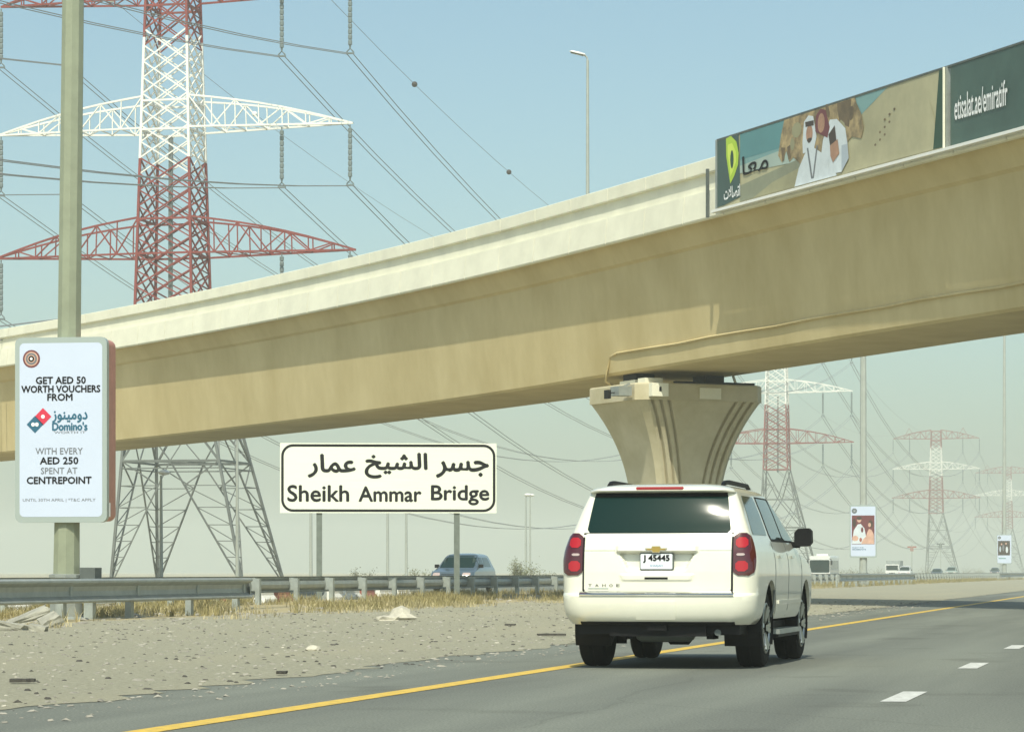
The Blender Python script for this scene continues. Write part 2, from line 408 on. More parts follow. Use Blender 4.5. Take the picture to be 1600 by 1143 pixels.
# conduit running along the web
def web_off(dz): return .74 + (dz + .7) / (DZS + .78) * .38
pts = []
for i in range(0, 41):
    s = -84 + 84.9 * i / 40; dz = DZS + .66 + .02 * math.sin(i * 2.1)
    x, y = bpos(s, web_off(dz) - .035); pts.append((x, y, zc_s(s) + dz))
s = 1.5
for dz, oo in ((DZS + .60, -.05), (DZS + .35, -.06), (DZS + .1, -.07), (DZS - .18, -.05), (DZS - .32, .3)):
    x, y = bpos(s, 1.12 + oo); pts.append((x, y, zc_s(s) + dz)); s += .12
mb = MB(); mb.path(pts, .04, 6); mb.build('conduit', M['concrete'], bridge, 60)
for s in (-33.0, -34.6):
    x, y = bpos(s, 3.0); zz = zc_s(s) + DZS
    mb = MB(); mb.box(x - .18, x + .18, y - .12, y + .12, zz - .10, zz - .003, bphi(s), (x, y)); mb.build('drain_outlet', M['black'], bridge)
# pier
def pier(s, label, full):
    cx, cy = bpos(s, 3.1); phi = bphi(s); top = zc_s(s) + DZS
    p = thing('bridge_pier', label, 'bridge pier', (cx, cy, 0), phi, 'bridge piers')
    zt = top - .42 - .52
    # cross-section in local coords: x across the bridge, y along it
    def ring(z, k):
        t = max(0, (z - 2.4) / (zt - 2.4)); fl = t ** 2.4
        hw = 1.13 + 1.12 * fl; hd = 1.08 + .82 * fl; ch = .14 + .08 * fl
        g = []
        # front face (towards -y) from left to right with three grooves near each edge
        fr = []
        xs = []
        dl = .13
        base = [(-1, 0)]
        e = hw - ch
        gr = [.10, .34, .58]     # groove starts inside the chamfer
        pos = [-e]; dep = [0]
        for q in gr:
            q0 = -e + q * (1 + .25 * fl); wv = .10 * (1 + .2 * fl)
            pos += [q0, q0 + .02, q0 + wv, q0 + wv + .02]; dep += [0, .14, .14, 0]
        allp = list(zip(pos, dep)); allp = allp + [(-a, b) for a, b in reversed(allp)]
        for a, b in allp: g.append((a, -hd + b))
        for a, b in ((hw, -hd + ch), (hw, hd - ch), (e, hd), (-e, hd), (-hw, hd - ch), (-hw, -hd + ch)): g.append((a, b))
        return g
    zs = [-.3, 1.2, 2.6] + [2.6 + (zt - 2.6) * i / 14 for i in range(1, 15)]
    vs = []; fs = []
    for z in zs:
        for a, b in ring(z, 0): vs.append((a, b, z))
    k = len(ring(0, 0))
    for i in range(len(zs) - 1):
        for j in range(k): fs.append((i * k + j, i * k + (j + 1) % k, (i + 1) * k + (j + 1) % k, (i + 1) * k + j))
    fs += [tuple(range(k))[::-1], tuple(range((len(zs) - 1) * k, len(zs) * k))]
    link_mesh('shaft', vs, fs, M['pier'], p, smooth=25)
    hw, hd, ch = 2.34, 1.96, .34
    o = [(-hw + ch, -hd), (hw - ch, -hd), (hw, -hd + ch), (hw, hd - ch), (hw - ch, hd), (-hw + ch, hd), (-hw, hd - ch), (-hw, -hd + ch)]
    vs = [(a, b, zt) for a, b in o] + [(a, b, zt + .5) for a, b in o] + [(a * .985, b * .985, zt + .55) for a, b in o]
    fs = [tuple(range(8))[::-1], tuple(range(16, 24))] + [(i + q, (i + 1) % 8 + q, (i + 1) % 8 + q + 8, i + q + 8) for q in (0, 8) for i in range(8)]
    link_mesh('cap', vs, fs, M['pier'], p)
    for bx in (-1.35, 1.25):
        mb = MB(); mb.box(bx - .42, bx + .42, -.55, .55, zt + .553, zt + .72); pd = mb.build('bearing_pedestal', M['parapet'], p)
        mb = MB(); mb.box(bx - .34, bx + .34, -.45, .45, zt + .723, top - .003); mb.build('bearing', M['black'], pd)
    if full:
        mb = MB(); mb.box(-.15, .62, -hd - .05, -hd - .003, zt + .06, zt + .42); mb.build('pale_plate', M['parapet'], p)
        mb = MB(); mb.box(-2.0, -1.40, -hd - .22, -hd - .003, zt + .1, zt + .52); jb = mb.build('junction_box', M['parapet'], p)
        mb = MB(); mb.box(-1.74, -1.66, -hd - .235, -hd - .223, zt + .26, zt + .4); mb.build('latch', M['black'], jb)
        mb = MB(); mb.box(-2.95, -2.48, -1.7, -1.1, zt + .12, zt + .42); mb.bar((-2.7, -1.4, zt + .4), (-2.4, -1.4, zt + .52), .08); fl = mb.build('floodlight', M['galv'], p)
        mb = MB(); mb.box(-3.25, -3.15, -1.55, -1.25, zt + .02, zt + .30); mb.bar((-3.18, -1.4, zt + .2), (-2.94, -1.4, zt + .22), .04); mb.build('camera_bracket', M['black'], fl)
        mb = MB(); mb.box(-1.95, -1.3, -1.6, -1.1, zt + .553, zt + .72); mb.build('cable_box', M['parapet'], p)
        mb = MB(); mb.box(-1.0, 1.9, -1.95, -1.75, zt + .553, zt + .62); mb.build('cable_tray', M['black'], p)
        mb = MB(); mb.path([(1.85, -.6, top - .003), (1.95, -.6, top - .25), (1.9, -.6, zt + .53)], .05); mb.build('drain_pipe', M['parapet'], p)
    return p
pier(.8, 'flared concrete bridge pier with curved grooves behind the white car', True)
pier(-76, 'plain flared bridge pier on the right hand side of the motorway', False)
pier(78, 'flared bridge pier beyond the opposite carriageway at far left', False)

# ------------------------------------------------------------------ banner on the bridge
def ban(a, h, off=-.16):
    """a metres from the banner's left end towards the camera, h metres above its lower edge"""
    s = -8.25 - a; x, y = bpos(s, off); return (x, y, zc_s(s) + .12 + h)
BH = 2.0
banner = thing('bridge_banner', 'long advertising banner with two men in white robes fixed to the flyover parapet', 'banner')
def bpoly(name, pts, m, parent, lift):
    bm = bmesh.new(); bm.faces.new([bm.verts.new((a, 0, h)) for a, h in pts]); bmesh.ops.triangulate(bm, faces=bm.faces[:])
    a0 = min(p[0] for p in pts); a1 = max(p[0] for p in pts)
    k = math.ceil(a0 + .01)
    while k < a1:
        bmesh.ops.bisect_plane(bm, geom=bm.verts[:] + bm.edges[:] + bm.faces[:], plane_co=(k, 0, 0), plane_no=(1, 0, 0)); k += 1
    for v in bm.verts: v.co = ban(v.co.x, v.co.z, -.16 - lift)
    me = bpy.data.meshes.new(name); bm.to_mesh(me); bm.free(); me.materials.append(m)
    o = bpy.data.objects.new(name, me); COL.objects.link(o); o.parent = parent; return o
def bframe(name, a0, a1, h0, h1, o0, o1, m, parent, step=1.0):
    n = max(1, int((a1 - a0) / step)); vs = []; fs = []
    for i in range(n + 1):
        a = a0 + (a1 - a0) * i / n
        for h, o in ((h0, o0), (h1, o0), (h1, o1), (h0, o1)): vs.append(ban(a, h, o))
    for i in range(n):
        for j in range(4): fs.append((i * 4 + j, i * 4 + (j + 1) % 4, (i + 1) * 4 + (j + 1) % 4, (i + 1) * 4 + j))
    fs += [(0, 1, 2, 3), (n * 4 + 3, n * 4 + 2, n * 4 + 1, n * 4)]
    return link_mesh(name, vs, fs, m, parent)
L1 = 13.4; LT = 36
p1 = bframe('picture_panel', 0, L1, 0, BH, -.16, -.11, M['sand_a'], banner)
p2 = bframe('lettered_panel', L1 + .34, LT, 0, BH, -.16, -.11, M['teal'], banner)
for a in (0, L1 + .17, 24, 32, LT):
    bframe('frame_post', a - .05, a + .05, -.05, BH + .03, -.19, -.05, M['galv'], banner)
bframe('frame_post', -.62, -.54, -.2, BH - .75, -.22, -.14, M['galv_dark'], banner)
bframe('divider_post', L1 + .10, L1 + .14, -.1, BH + .02, -.26, -.21, M['parapet'], banner)
bframe('top_rail', 0, LT, BH, BH + .05, -.18, -.09, M['galv_dark'], banner)
bframe('lighting_tray', -.1, LT, -.13, -.05, -.32, -.15, M['white_paint'], banner)
for k in range(42):
    a = .4 + k * 1.0
    bframe('tray_bracket', a, a + .05, -.10, -.04, -.145, -.04, M['galv_dark'], banner)
# flat print on the picture panel (x of the print = a, height h)
def t2a(t): return L1 * t / (t + (1 - t) * 1 / .84) if t < 1 else L1
q = lambda lst: [(t2a(t), h * BH) for t, h in lst]
bpoly('sky_print', q([(.13, .50), (.13, .995), (.80, .995), (.62, .55), (.40, .42)]), M['sky_b'], p1, .004)
bpoly('sky_print', q([(.13, .62), (.13, .995), (.50, .995), (.36, .62)]), M['sky_a'], p1, .007)
bpoly('sky_print', q([(.13, .42), (.13, .53), (.40, .60), (.52, .50), (.40, .36)]), M['sky_c'], p1, .010)
bpoly('dune_print', q([(.13, .01), (.13, .24), (.34, .34), (.45, .40), (.45, .01)]), M['sand_b'], p1, .013)
bpoly('dune_print', q([(.20, .01), (.30, .16), (.48, .30), (.62, .01)]), M['sand_c'], p1, .015)
bpoly('dune_print', q([(.64, .01), (.70, .34), (.86, .62), (.95, .66), (.97, .40), (.97, .01)]), M['sand_a'], p1, .013)
bpoly('rock_print', q([(.36, .995), (.345, .80), (.33, .52), (.35, .40), (.37, .55), (.385, .38), (.41, .45), (.44, .30), (.50, .28), (.60, .30), (.66, .48), (.70, .42), (.71, .56), (.70, .75), (.68, .92), (.675, .995)]), M['rock_a'], p1, .018)
bpoly('rock_print', q([(.345, .62), (.35, .42), (.36, .42), (.365, .60)]), M['rock_b'], p1, .021)
bpoly('rock_print', q([(.375, .60), (.38, .42), (.392, .42), (.39, .62)]), M['rock_b'], p1, .021)
bpoly('rock_print', q([(.60, .99), (.61, .72), (.65, .62), (.655, .78), (.66, .99)]), M['rock_b'], p1, .021)
for i, (t_, h_, rx_, rz_) in enumerate(((.42, .80, .30, .22), (.50, .85, .20, .12), (.62, .62, .22, .30), (.66, .80, .20, .16), (.40, .62, .18, .14), (.56, .93, .22, .10))):
    bpoly('rock_face_print', ell(t2a(t_), h_ * BH, rx_, rz_, 9, .4 * i), M['rock_b'] if i % 2 else M['sand_c'], p1, .0225)
bpoly('robe_print', q([(.41, .01), (.43, .25), (.46, .44), (.475, .50), (.50, .48), (.56, .30), (.60, .01)]), M['robe'], p1, .024)
bpoly('robe_print', q([(.52, .06), (.54, .55), (.57, .80), (.60, .78), (.635, .62), (.645, .40), (.62, .04)]), M['robe'], p1, .024)
bpoly('robe_print', q([(.62, .04), (.62, .40), (.645, .40), (.65, .20)]), M['robe_shadow'], p1, .027)
bpoly('headscarf_print', q([(.450, .44), (.448, .60), (.455, .88), (.475, .95), (.497, .92), (.512, .62), (.500, .46)]), M['robe'], p1, .027)
bpoly('headscarf_print', q([(.505, .70), (.51, .92), (.53, .99), (.552, .95), (.57, .70), (.56, .56)]), M['maroon_print'], p1, .027)
bpoly('face_print', [(a, h) for a, h in ell(t2a(.480), .69 * BH, .20, .25)], M['skin_print'], p1, .030)
bpoly('face_print', [(a, h) for a, h in ell(t2a(.533), .79 * BH, .21, .27)], M['skin_print'], p1, .030)
bpoly('cord_print', q([(.463, .80), (.461, .87), (.500, .86), (.500, .79)]), M['hair_print'], p1, .033)
bpoly('beard_print', q([(.470, .60), (.478, .56), (.492, .60), (.49, .63), (.472, .63)]), M['hair_print'], p1, .033)
bpoly('cord_print', q([(.468, .50), (.475, .50), (.495, .06), (.488, .06)]), M['grey_print'], p1, .030)
bpoly('cord_print', q([(.512, .50), (.518, .50), (.500, .06), (.494, .06)]), M['grey_print'], p1, .030)
bpoly('phone_print', q([(.565, .60), (.592, .70), (.600, .46), (.575, .38)]), M['hair_print'], p1, .033)
bpoly('hand_print', q([(.572, .44), (.605, .50), (.612, .30), (.585, .20), (.574, .30)]), M['skin_print'], p1, .036)
for i in range(9):
    t = .755 + .012 * (i % 3) + .006 * i; h = .28 + .05 * i
    bpoly('footprint_print', ell(t2a(t), h * BH, .06, .035, 6), M['rock_b'], p1, .016)
bpoly('shade_print', q([(.965, .01), (.985, .995), (.999, .995), (.999, .01)]), M['deep_green'], p1, .016)
bpoly('logo_ground', q([(.0, .01), (.0, .995), (.125, .995), (.135, .08), (.045, .02)]), M['teal_dark'], p1, .016)
ax = t2a(.092)
bpoly('logo_leaf', [(ax - .42, 1.98), (ax - .1, 2.02), (ax + .25, 1.80), (ax + .40, 1.45), (ax + .36, 1.12), (ax + .12, .82), (ax - .14, .62), (ax - .24, .95), (ax - .40, 1.45)], M['lime'], p1, .024)
bpoly('logo_leaf', [(ax - .30, 1.78), (ax - .02, 1.80), (ax + .22, 1.52), (ax + .24, 1.22), (ax + .05, .98), (ax - .12, .82), (ax - .18, 1.15), (ax - .30, 1.5)], M['lime2'], p1, .028)
bpoly('logo_core', ell(ax - .02, 1.32, .11, .27, 12), M['deep_green'], p1, .032)
def bfn(l): return lambda a, h: ban(a, h, -.16 - l)
AR_ETI = ''.join(reversed('\uFE8D\uFE97\uFEBC\uFE8E\uFEFB\uFE95'))
AR_MAA = ''.join(reversed('\uFEE3\uFECC\uFE8E'))
text('arabic_lettering', AR_ETI, 1.05, .36, ax - .02, .36, M['white_print'], p1, bold=.02, fn=bfn(.03))
text('arabic_lettering', AR_MAA, 1.65, .56, t2a(.215), 1.02, M['black_ink'], p1, bold=.005, fn=bfn(.03))
text('web_address_lettering', 'etisalat.ae/emiratifr', 2.7, .64, L1 + 1.95, .92, M['white_print'], p2, bold=.01, fn=bfn(.03))

# ------------------------------------------------------------------ lamp pole on the bridge
bx, by, _ = cw(2.96, 115.2)
lp = thing('bridge_lamp', 'slim grey lamp pole rising from the flyover deck left of the banner', 'street lamp', (bx, by, zc_s(18) + .55), THETA)
hz = 21.0 - (zc_s(18) + .55)
mb = MB(); mb.lathe([(.085, 0), (.05, hz)], 10); mb.build('pole', M['pole_far'], lp, 40)
mb = MB(); mb.path([(0, 0, hz), (-.03, 0, hz + .12), (-.12, 0, hz + .2)], .035); mb.build('arm', M['pole_far'], lp)
mb = MB(); mb.lathe([(.02, -.36), (.10, -.28), (.12, 0), (.10, .24), (.03, .3)], 10, 'x'); o = mb.build('lamp_head', M['white_paint'], lp, 50)
o.scale = (1, 1.2, .55); o.location = (-.36, 0, hz + .27); o.rotation_euler = (0, R(14), 0)
mb = MB(); mb.box(-.3, .2, -.10, .10, -.09, -.06); g = mb.build('lamp_glass', M['black'], o)

# ------------------------------------------------------------------ pylons
def pylon_parts(root, shift=1.9):
    mats = [M['red_steel'], M['white_steel'], M['grey_steel']]
    def mi(z): return 2 if z < 18.4 else (0 if z < 29.6 else (1 if z < 38 else 0))
    def hw(z): return 4.75 - (4.75 - 2.08) * z / 18.5 if z < 18.5 else 2.08 - (z - 18.5) * (2.08 - 1.42) / 24.5
    def cxo(z): return shift * (1 - z / 18.5) if z < 18.5 else 0
    def C(i, z):
        sx, sy = ((-1, -1), (1, -1), (1, 1), (-1, 1))[i]; w = hw(z); return Vector((cxo(z) + sx * w, sy * w, z))
    for i in range(4):
        mb = MB()
        for a, b in ((0, 18.5), (18.5, 29.6), (29.6, 38), (38, 43)):
            mb.cur = mi((a + b) / 2); mb.bar(C(i, a), C(i, b), .21 if a < 18 else .20, caps=True)
        mb.build('leg', None, root, mats=mats)
    mb = MB()
    lev = [18.5 + 24.5 * k / 11 for k in range(12)]
    for f in range(4):
        g = (f + 1) % 4
        for k in range(11):
            a, b = lev[k], lev[k + 1]; m = (a + b) / 2; mb.cur = mi(m)
            mb.bar(C(f, a), C(g, b), .12); mb.bar(C(g, a), C(f, b), .12)
            if k < 10:
                c = (lev[k + 1] + lev[k + 2]) / 2; mb.cur = mi(b)
                mb.bar(C(f, m), C(g, c), .10); mb.bar(C(g, m), C(f, c), .10)
        for z in (18.5, 23.0, 25.4, 31.6, 33.6, 40.2, 43):
            mb.cur = mi(z + .1); mb.bar(C(f, z), C(g, z), .16)
    mb.build('body_bracing', None, root, mats=mats)
    mb = MB(); mb.cur = 2
    zk = 8.6
    for f in range(4):
        g = (f + 1) % 4
        Mid = (C(f, zk) + C(g, zk)) / 2
        mb.bar(C(f, zk), C(g, zk), .18); mb.bar(C(f, zk - .5), C(g, zk - .5), .10)
        for A, B in ((f, g), (g, f)):
            foot = C(A, 0)
            mb.bar(Mid, foot, .12)
            pv = None
            for z in (6.9, 5.4, 4.2, 3.1, 2.0, 1.1):
                P = C(A, z); Q = foot.lerp(Mid, z / zk)
                mb.bar(P, Q, .07)
                if pv: mb.bar(pv, P, .065) 
                else: mb.bar(C(A, zk), Q, .10)
                pv = Q
        # upper large crossings
        z1 = 13.4; M1 = (C(f, z1) + C(g, z1)) / 2
        mb.bar(C(f, zk), M1, .15); mb.bar(C(g, zk), M1, .15)
        mb.bar(C(f, z1), C(g, z1), .13)
        mb.bar(C(f, 18.5), M1, .15); mb.bar(C(g, 18.5), M1, .15)
        for A in (f, g):
            q1 = C(A, zk).lerp(M1, .5); q2 = C(A, 18.5).lerp(M1, .5)
            mb.bar(C(A, 11), q1, .09); mb.bar(C(A, 11), C(A, zk).lerp(M1, .3), .09); mb.bar(C(A, z1), q1, .09)
            mb.bar(C(A, 16), q2, .09); mb.bar(C(A, z1), q2, .09)
            mb.bar(Mid, q1, .09)
    mb.bar(C(0, zk), C(2, zk), .10); mb.bar(C(1, zk), C(3, zk), .10)
    mb.build('base_bracing', None, root, mats=mats)
    mb = MB(); mb.cur = 2
    for y in (-.25, .25):
        mb.bar((.4, -1.7 + y * 0, 18), (.4, -1.6, 31), .30)
    mb.build('cable_ladder', M['galv'], root)
    # cross arms
    for zb, rise, m_, span in ((23.0, 2.5, 0, 13.2), (31.7, 2.2, 1, 13.0), (40.75, 2.6, 0, 12.8)):
        for sd in (-1, 1):
            mb = MB(); mb.cur = m_
            w = hw(zb); tip = Vector((sd * span, 0, zb + .1)); n = 7
            def bot(t, sy): return Vector((sd * w, sy * w, zb)).lerp(tip, t)
            def top(t, sy):
                p = Vector((sd * hw(zb + rise), sy * hw(zb + rise), zb + rise)).lerp(tip, t); p.z += rise * .13 * math.sin(math.pi * min(1, t)); return p
            for sy in (-1, 1):
                for k in range(n):
                    a, b = k / n, (k + 1) / n
                    mb.bar(bot(a, sy), bot(b, sy), .15); mb.bar(top(a, sy), top(b, sy), .15)
                    if k: mb.bar(bot(a, sy), top(a, sy), .09)
                    if k % 2: mb.bar(bot(a, sy), top(b, sy), .10)
                    else: mb.bar(top(a, sy), bot(b, sy), .10)
            for k in range(1, n):
                mb.bar(bot(k / n, -1), bot(k / n, 1), .08); mb.bar(bot(k / n, -1), bot((k + 1) / n, 1), .08)
            mb.build('cross_arm', None, root, mats=mats)
            for off in (7.9, 12.8):
                z0 = zb - .02
                mb = MB(); L = 3.7
                prof = [(.05, 0), (.05, -.2)]
                for k in range(9): prof += [(.15, -.25 - k * .38), (.15, -.50 - k * .38), (.09, -.53 - k * .38)]
                prof += [(.05, -L - .1)]
                mb.lathe(prof, 8)
                mb.path([(-.25, 0, -L - .35), (0, 0, -L - .1), (.25, 0, -L - .35)], .05, 4); mb.box(-.28, .28, -.06, .06, -L - .5, -L - .38)
                if ins.get('m'):
                    o = share(ins['m'], (sd * off, 0, z0), 0, root)
                else:
                    o = mb.build('insulator', M['insulator'], root); ins['m'] = o; o.location = (sd * off, 0, z0)
    for sd in (-1, 1):
        mb = MB(); mb.bar((sd * 6.6, 0, 41.6), (sd * 8, 0, 44), .12); mb.bar((sd * 9.4, 0, 41.4), (sd * 8, 0, 44), .12); mb.build('earth_wire_horn', M['red_steel'], root)
ins = {}
PY = [(-68.6, 194.7), (-67.9, 502.0), (-72.0, 886.0), (-69.0, 1200.0)]
labs = ['nearest tall red and white lattice pylon standing behind the left end of the flyover',
        'second lattice pylon seen under the flyover just right of the flared pier',
        'hazy lattice pylon with three cross arms between the two distant poster boxes',
        'faintest farthest lattice pylon behind the distant poster pole at the right edge']
P0 = thing('electricity_pylon', labs[0], 'pylon', (PY[0][0], PY[0][1], 0), R(0), 'electricity pylons')
pylon_parts(P0)
for k in range(1, 4):
    c = copy_tree(P0); c.location = (PY[k][0], PY[k][1], 0); c['label'] = labs[k]
ends = [(-68.6, -120)] + PY + [(-70, 1560)]
ph = 0
RG = {-1: 'left', 1: 'right'}; LV = {0: 'lowest', 1: 'middle', 2: 'top'}
for k in range(5):
    (xa, ya), (xb, yb) = ends[k], ends[k + 1]
    sp = yb - ya
    for li, zb in enumerate((23.0, 31.7, 40.75)):
        for sd in (-1, 1):
            for off in (7.9, 12.8):
                mb = MB(); N = 26 if k < 2 else 14
                sag = 10.5 if k == 0 else 12.5
                r = .033 if k < 2 else .045
                for dx in ((-.22, .22) if k < 3 else (0,)):
                    pts = []
                    for i in range(N + 1):
                        t = i / N; pts.append((xa + (xb - xa) * t + sd * off + dx, ya + sp * t, zb - 4.2 - 4 * sag * t * (1 - t)))
                    mb.path(pts, r, 3)
                o = mb.build('power_line', M['wire'])
                where = ['left of the nearest pylon', 'leaving the nearest pylon', 'leaving the second pylon', 'leaving the third pylon', 'leaving the farthest pylon'][k]
                tag(o, '%s conductor, %s side, %s arms, %s' % ('outer' if off > 10 else 'inner', RG[sd], LV[li], where), 'power line', 'overhead power lines')
    for sd in (-1, 1):
        mb = MB(); N = 24; sg = 9
        f = lambda t: Vector((xa + (xb - xa) * t + sd * 8, ya + sp * t, 44 - 4 * sg * t * (1 - t)))
        mb.path([f(i / N) for i in range(N + 1)], .022, 3)
        o = mb.build('earth_wire', M['wire'])
        tag(o, 'thin %s earth wire above the conductors, span %s' % (RG[sd], ['to the left edge', 'between nearest and second pylon', 'between second and third pylon', 'to the farthest pylon', 'beyond the farthest pylon'][k]), 'earth wire', 'earth wires')
        if k in (0, 1):
            for j, t in enumerate((.115, .225) if k == 1 and sd > 0 else ((.03, .14) if k == 1 else ())):
                p = f(t); bmm = bmesh.new(); bmesh.ops.create_icosphere(bmm, subdivisions=2, radius=.24); me = bpy.data.meshes.new('marker_ball'); bmm.to_mesh(me); bmm.free()
                me.materials.append(M['ball_black'] if sd > 0 else M['ball_white']); b = bpy.data.objects.new('marker_ball', me); COL.objects.link(b); b.parent = o; b.location = p

# ------------------------------------------------------------------ guardrails
WP = [(-.02, .86), (.05, .86), (.11, .82), (.11, .78), (.04, .735), (-.03, .70), (-.05, .60), (-.03, .50), (.04, .455), (.11, .41), (.11, .385), (.05, .36), (-.02, .355)]
def wbeam(mb, x0, y0, x1, y1, side, prof=WP, ext=None):
    """W profile from A to B, bulging to +side in x"""
    k = len(prof)
    vs = []
    for x, y in ((x0, y0), (x1, y1)):
        vs += [(x + side * d, y, z) for d, z in prof] + [(x + side * (d - .012), y, z) for d, z in prof]
    fs = []
    for j in range(k - 1):
        fs += [(j, j + 1, 2 * k + j + 1, 2 * k + j), (k + j, k + j + 1, 3 * k + j + 1, 3 * k + j)]
    fs += [(0, k, 3 * k, 2 * k), (k - 1, 2 * k - 1, 4 * k - 1, 3 * k - 1)]
    mb.add(vs, fs)
def guardrail(x, y0, y1, side, label, endcap=True, step=4.0, rail_m=None, top=0.0):
    g = thing('guardrail', label, 'guardrail', (x, y0, 0), 0, 'roadside guardrails')
    n = int(round((y1 - y0) / step)); first = None
    for i in range(n):
        mb = MB(); wbeam(mb, .0 + .004 * (i % 2) * side, i * step - .12, .004 * ((i + 1) % 2) * side, (i + 1) * step, side)
        if first: o = share(first[i % 2], (0, (i - i % 2) * step, 0), 0, g) if i > 1 else mb.build('rail', rail_m or M['galv'], g)
        else: o = mb.build('rail', rail_m or M['galv'], g)
        if i == 0: first = [o]
        elif i == 1: first.append(o)
    pf = None
    for i in range(n + 1):
        yy = min(i * step + .3, (y1 - y0) - .25)
        if pf is None:
            mb = MB(); sx = -side
            mb.box(sx * .17, sx * .31, -.10, .10, -.35, .80 + top) if sx > 0 else mb.box(-.31, -.17, -.10, .10, -.35, .80 + top)
            pf = mb.build('post', M['post'], g); pf.location = (0, yy, 0)
            mb = MB(); mb.box(*((.014, .168) if sx > 0 else (-.168, -.014)), -.08, .08, .42, .82 + top); bk = mb.build('block', M['post'], pf)
        else:
            c = share(pf, (0, yy, 0), 0, g); cb = share(bk, (0, 0, 0), 0, c)
            
    if endcap:
        for yy, dy in ((0, -1), (y1 - y0, 1)):
            mb = MB(); pts = []
            for i in range(7):
                t = math.pi * i / 6; pts.append((side * .04 + .10 * -side * (1 - math.cos(t)) * .5, yy + dy * .18 * math.sin(t)))
            vs = [(a, b, z) for z in (.36, .84) for a, b in pts]
            mb.add(vs, [(i, i + 1, 8 + i, 7 + i) for i in range(6)]); mb.build('end_terminal', M['galv'], g)
    return g
guardrail(-22.3, 28.8, 68.8, 1, 'bright galvanised guardrail in front of the nearest poster pole at left')
guardrail(-22.3, 196, 252, 1, 'short guardrail in front of the distant poster pole showing a family')
guardrail(-22.3, 372, 428, 1, 'farthest short guardrail below the small poster at the right edge', step=4)
guardrail(-27.9, 66, 546, -1, 'long guardrail seen from behind with its posts facing us, along the opposite carriageway', endcap=False)

# ------------------------------------------------------------------ name sign
sx, sy, _ = cw((607 - 800) / 4600 * 104, 104)
PXM = 4600 / 104.
sg = thing('bridge_name_sign', 'wide white two-post road sign naming the bridge in Arabic and English', 'road sign', (sx, sy, 0), THETA + R(3))
W2 = 338 / PXM / 2; Z0 = 1 + (893 - 801) / PXM; Z1 = 1 + (893 - 692) / PXM
mb = MB(); mb.box(-W2, W2, 0, .05, Z0, Z1); board = mb.build('board', M['sign_face'], sg)
o1 = rrect(-W2 + .04, W2 - .04, Z0 + .04, Z1 - .04, .42, 8); o2 = rrect(-W2 + .13, W2 - .13, Z0 + .13, Z1 - .13, .33, 8)
n = len(o1); link_mesh('border', [(a, -.004, b) for a, b in o1] + [(a, -.004, b) for a, b in o2], [(i, (i + 1) % n, n + (i + 1) % n, n + i) for i in range(n)], M['black_ink'], board)
def SX(px): return (px - 607) / PXM
def SZ(py): return 1 + (893 - py) / PXM
AR = ['\uFE9F\uFEB4\uFEAE', '\uFE8D\uFEDF\uFEB8\uFEF4\uFEA6', '\uFECB\uFEE4\uFE8E\uFEAD']
for wd, (xa, xb, ya, yb) in zip(AR, ((682, 763, 720, 745), (571, 667, 708, 746), (482, 555, 710, 745))):
    text('arabic_word', ''.join(reversed(wd)), (xb - xa) / PXM, (yb - ya) / PXM, SX((xa + xb) / 2), SZ((ya + yb) / 2), M['black_ink'], board, fat=.028, res=4)
for wd, (xa, xb, ya, yb) in (('Sheikh', (450, 545, 758, 783)), ('Ammar', (561, 658, 760, 783)), ('Bridge', (674, 764, 758, 788))):
    text('english_word', wd, (xb - xa) / PXM, (yb - ya) / PXM, SX((xa + xb) / 2), SZ((ya + yb) / 2), M['black_ink'], board, fat=.018, res=4)
for px in (499, 714):
    x = SX(px); mb = MB()
    mb.box(x - .10, x + .10, .053, .073, -.3, Z1 - .1); mb.box(x - .10, x + .10, .213, .233, -.3, Z1 - .1); mb.box(x - .012, x + .012, .073, .213, -.3, Z1 - .1)
    mb.build('post', M['sign_post'], sg)
    for zz in (Z0 + .3, Z1 - .4):
        mb = MB(); mb.box(x - .5, x + .5, .0525, .0529, zz - .04, zz + .04)

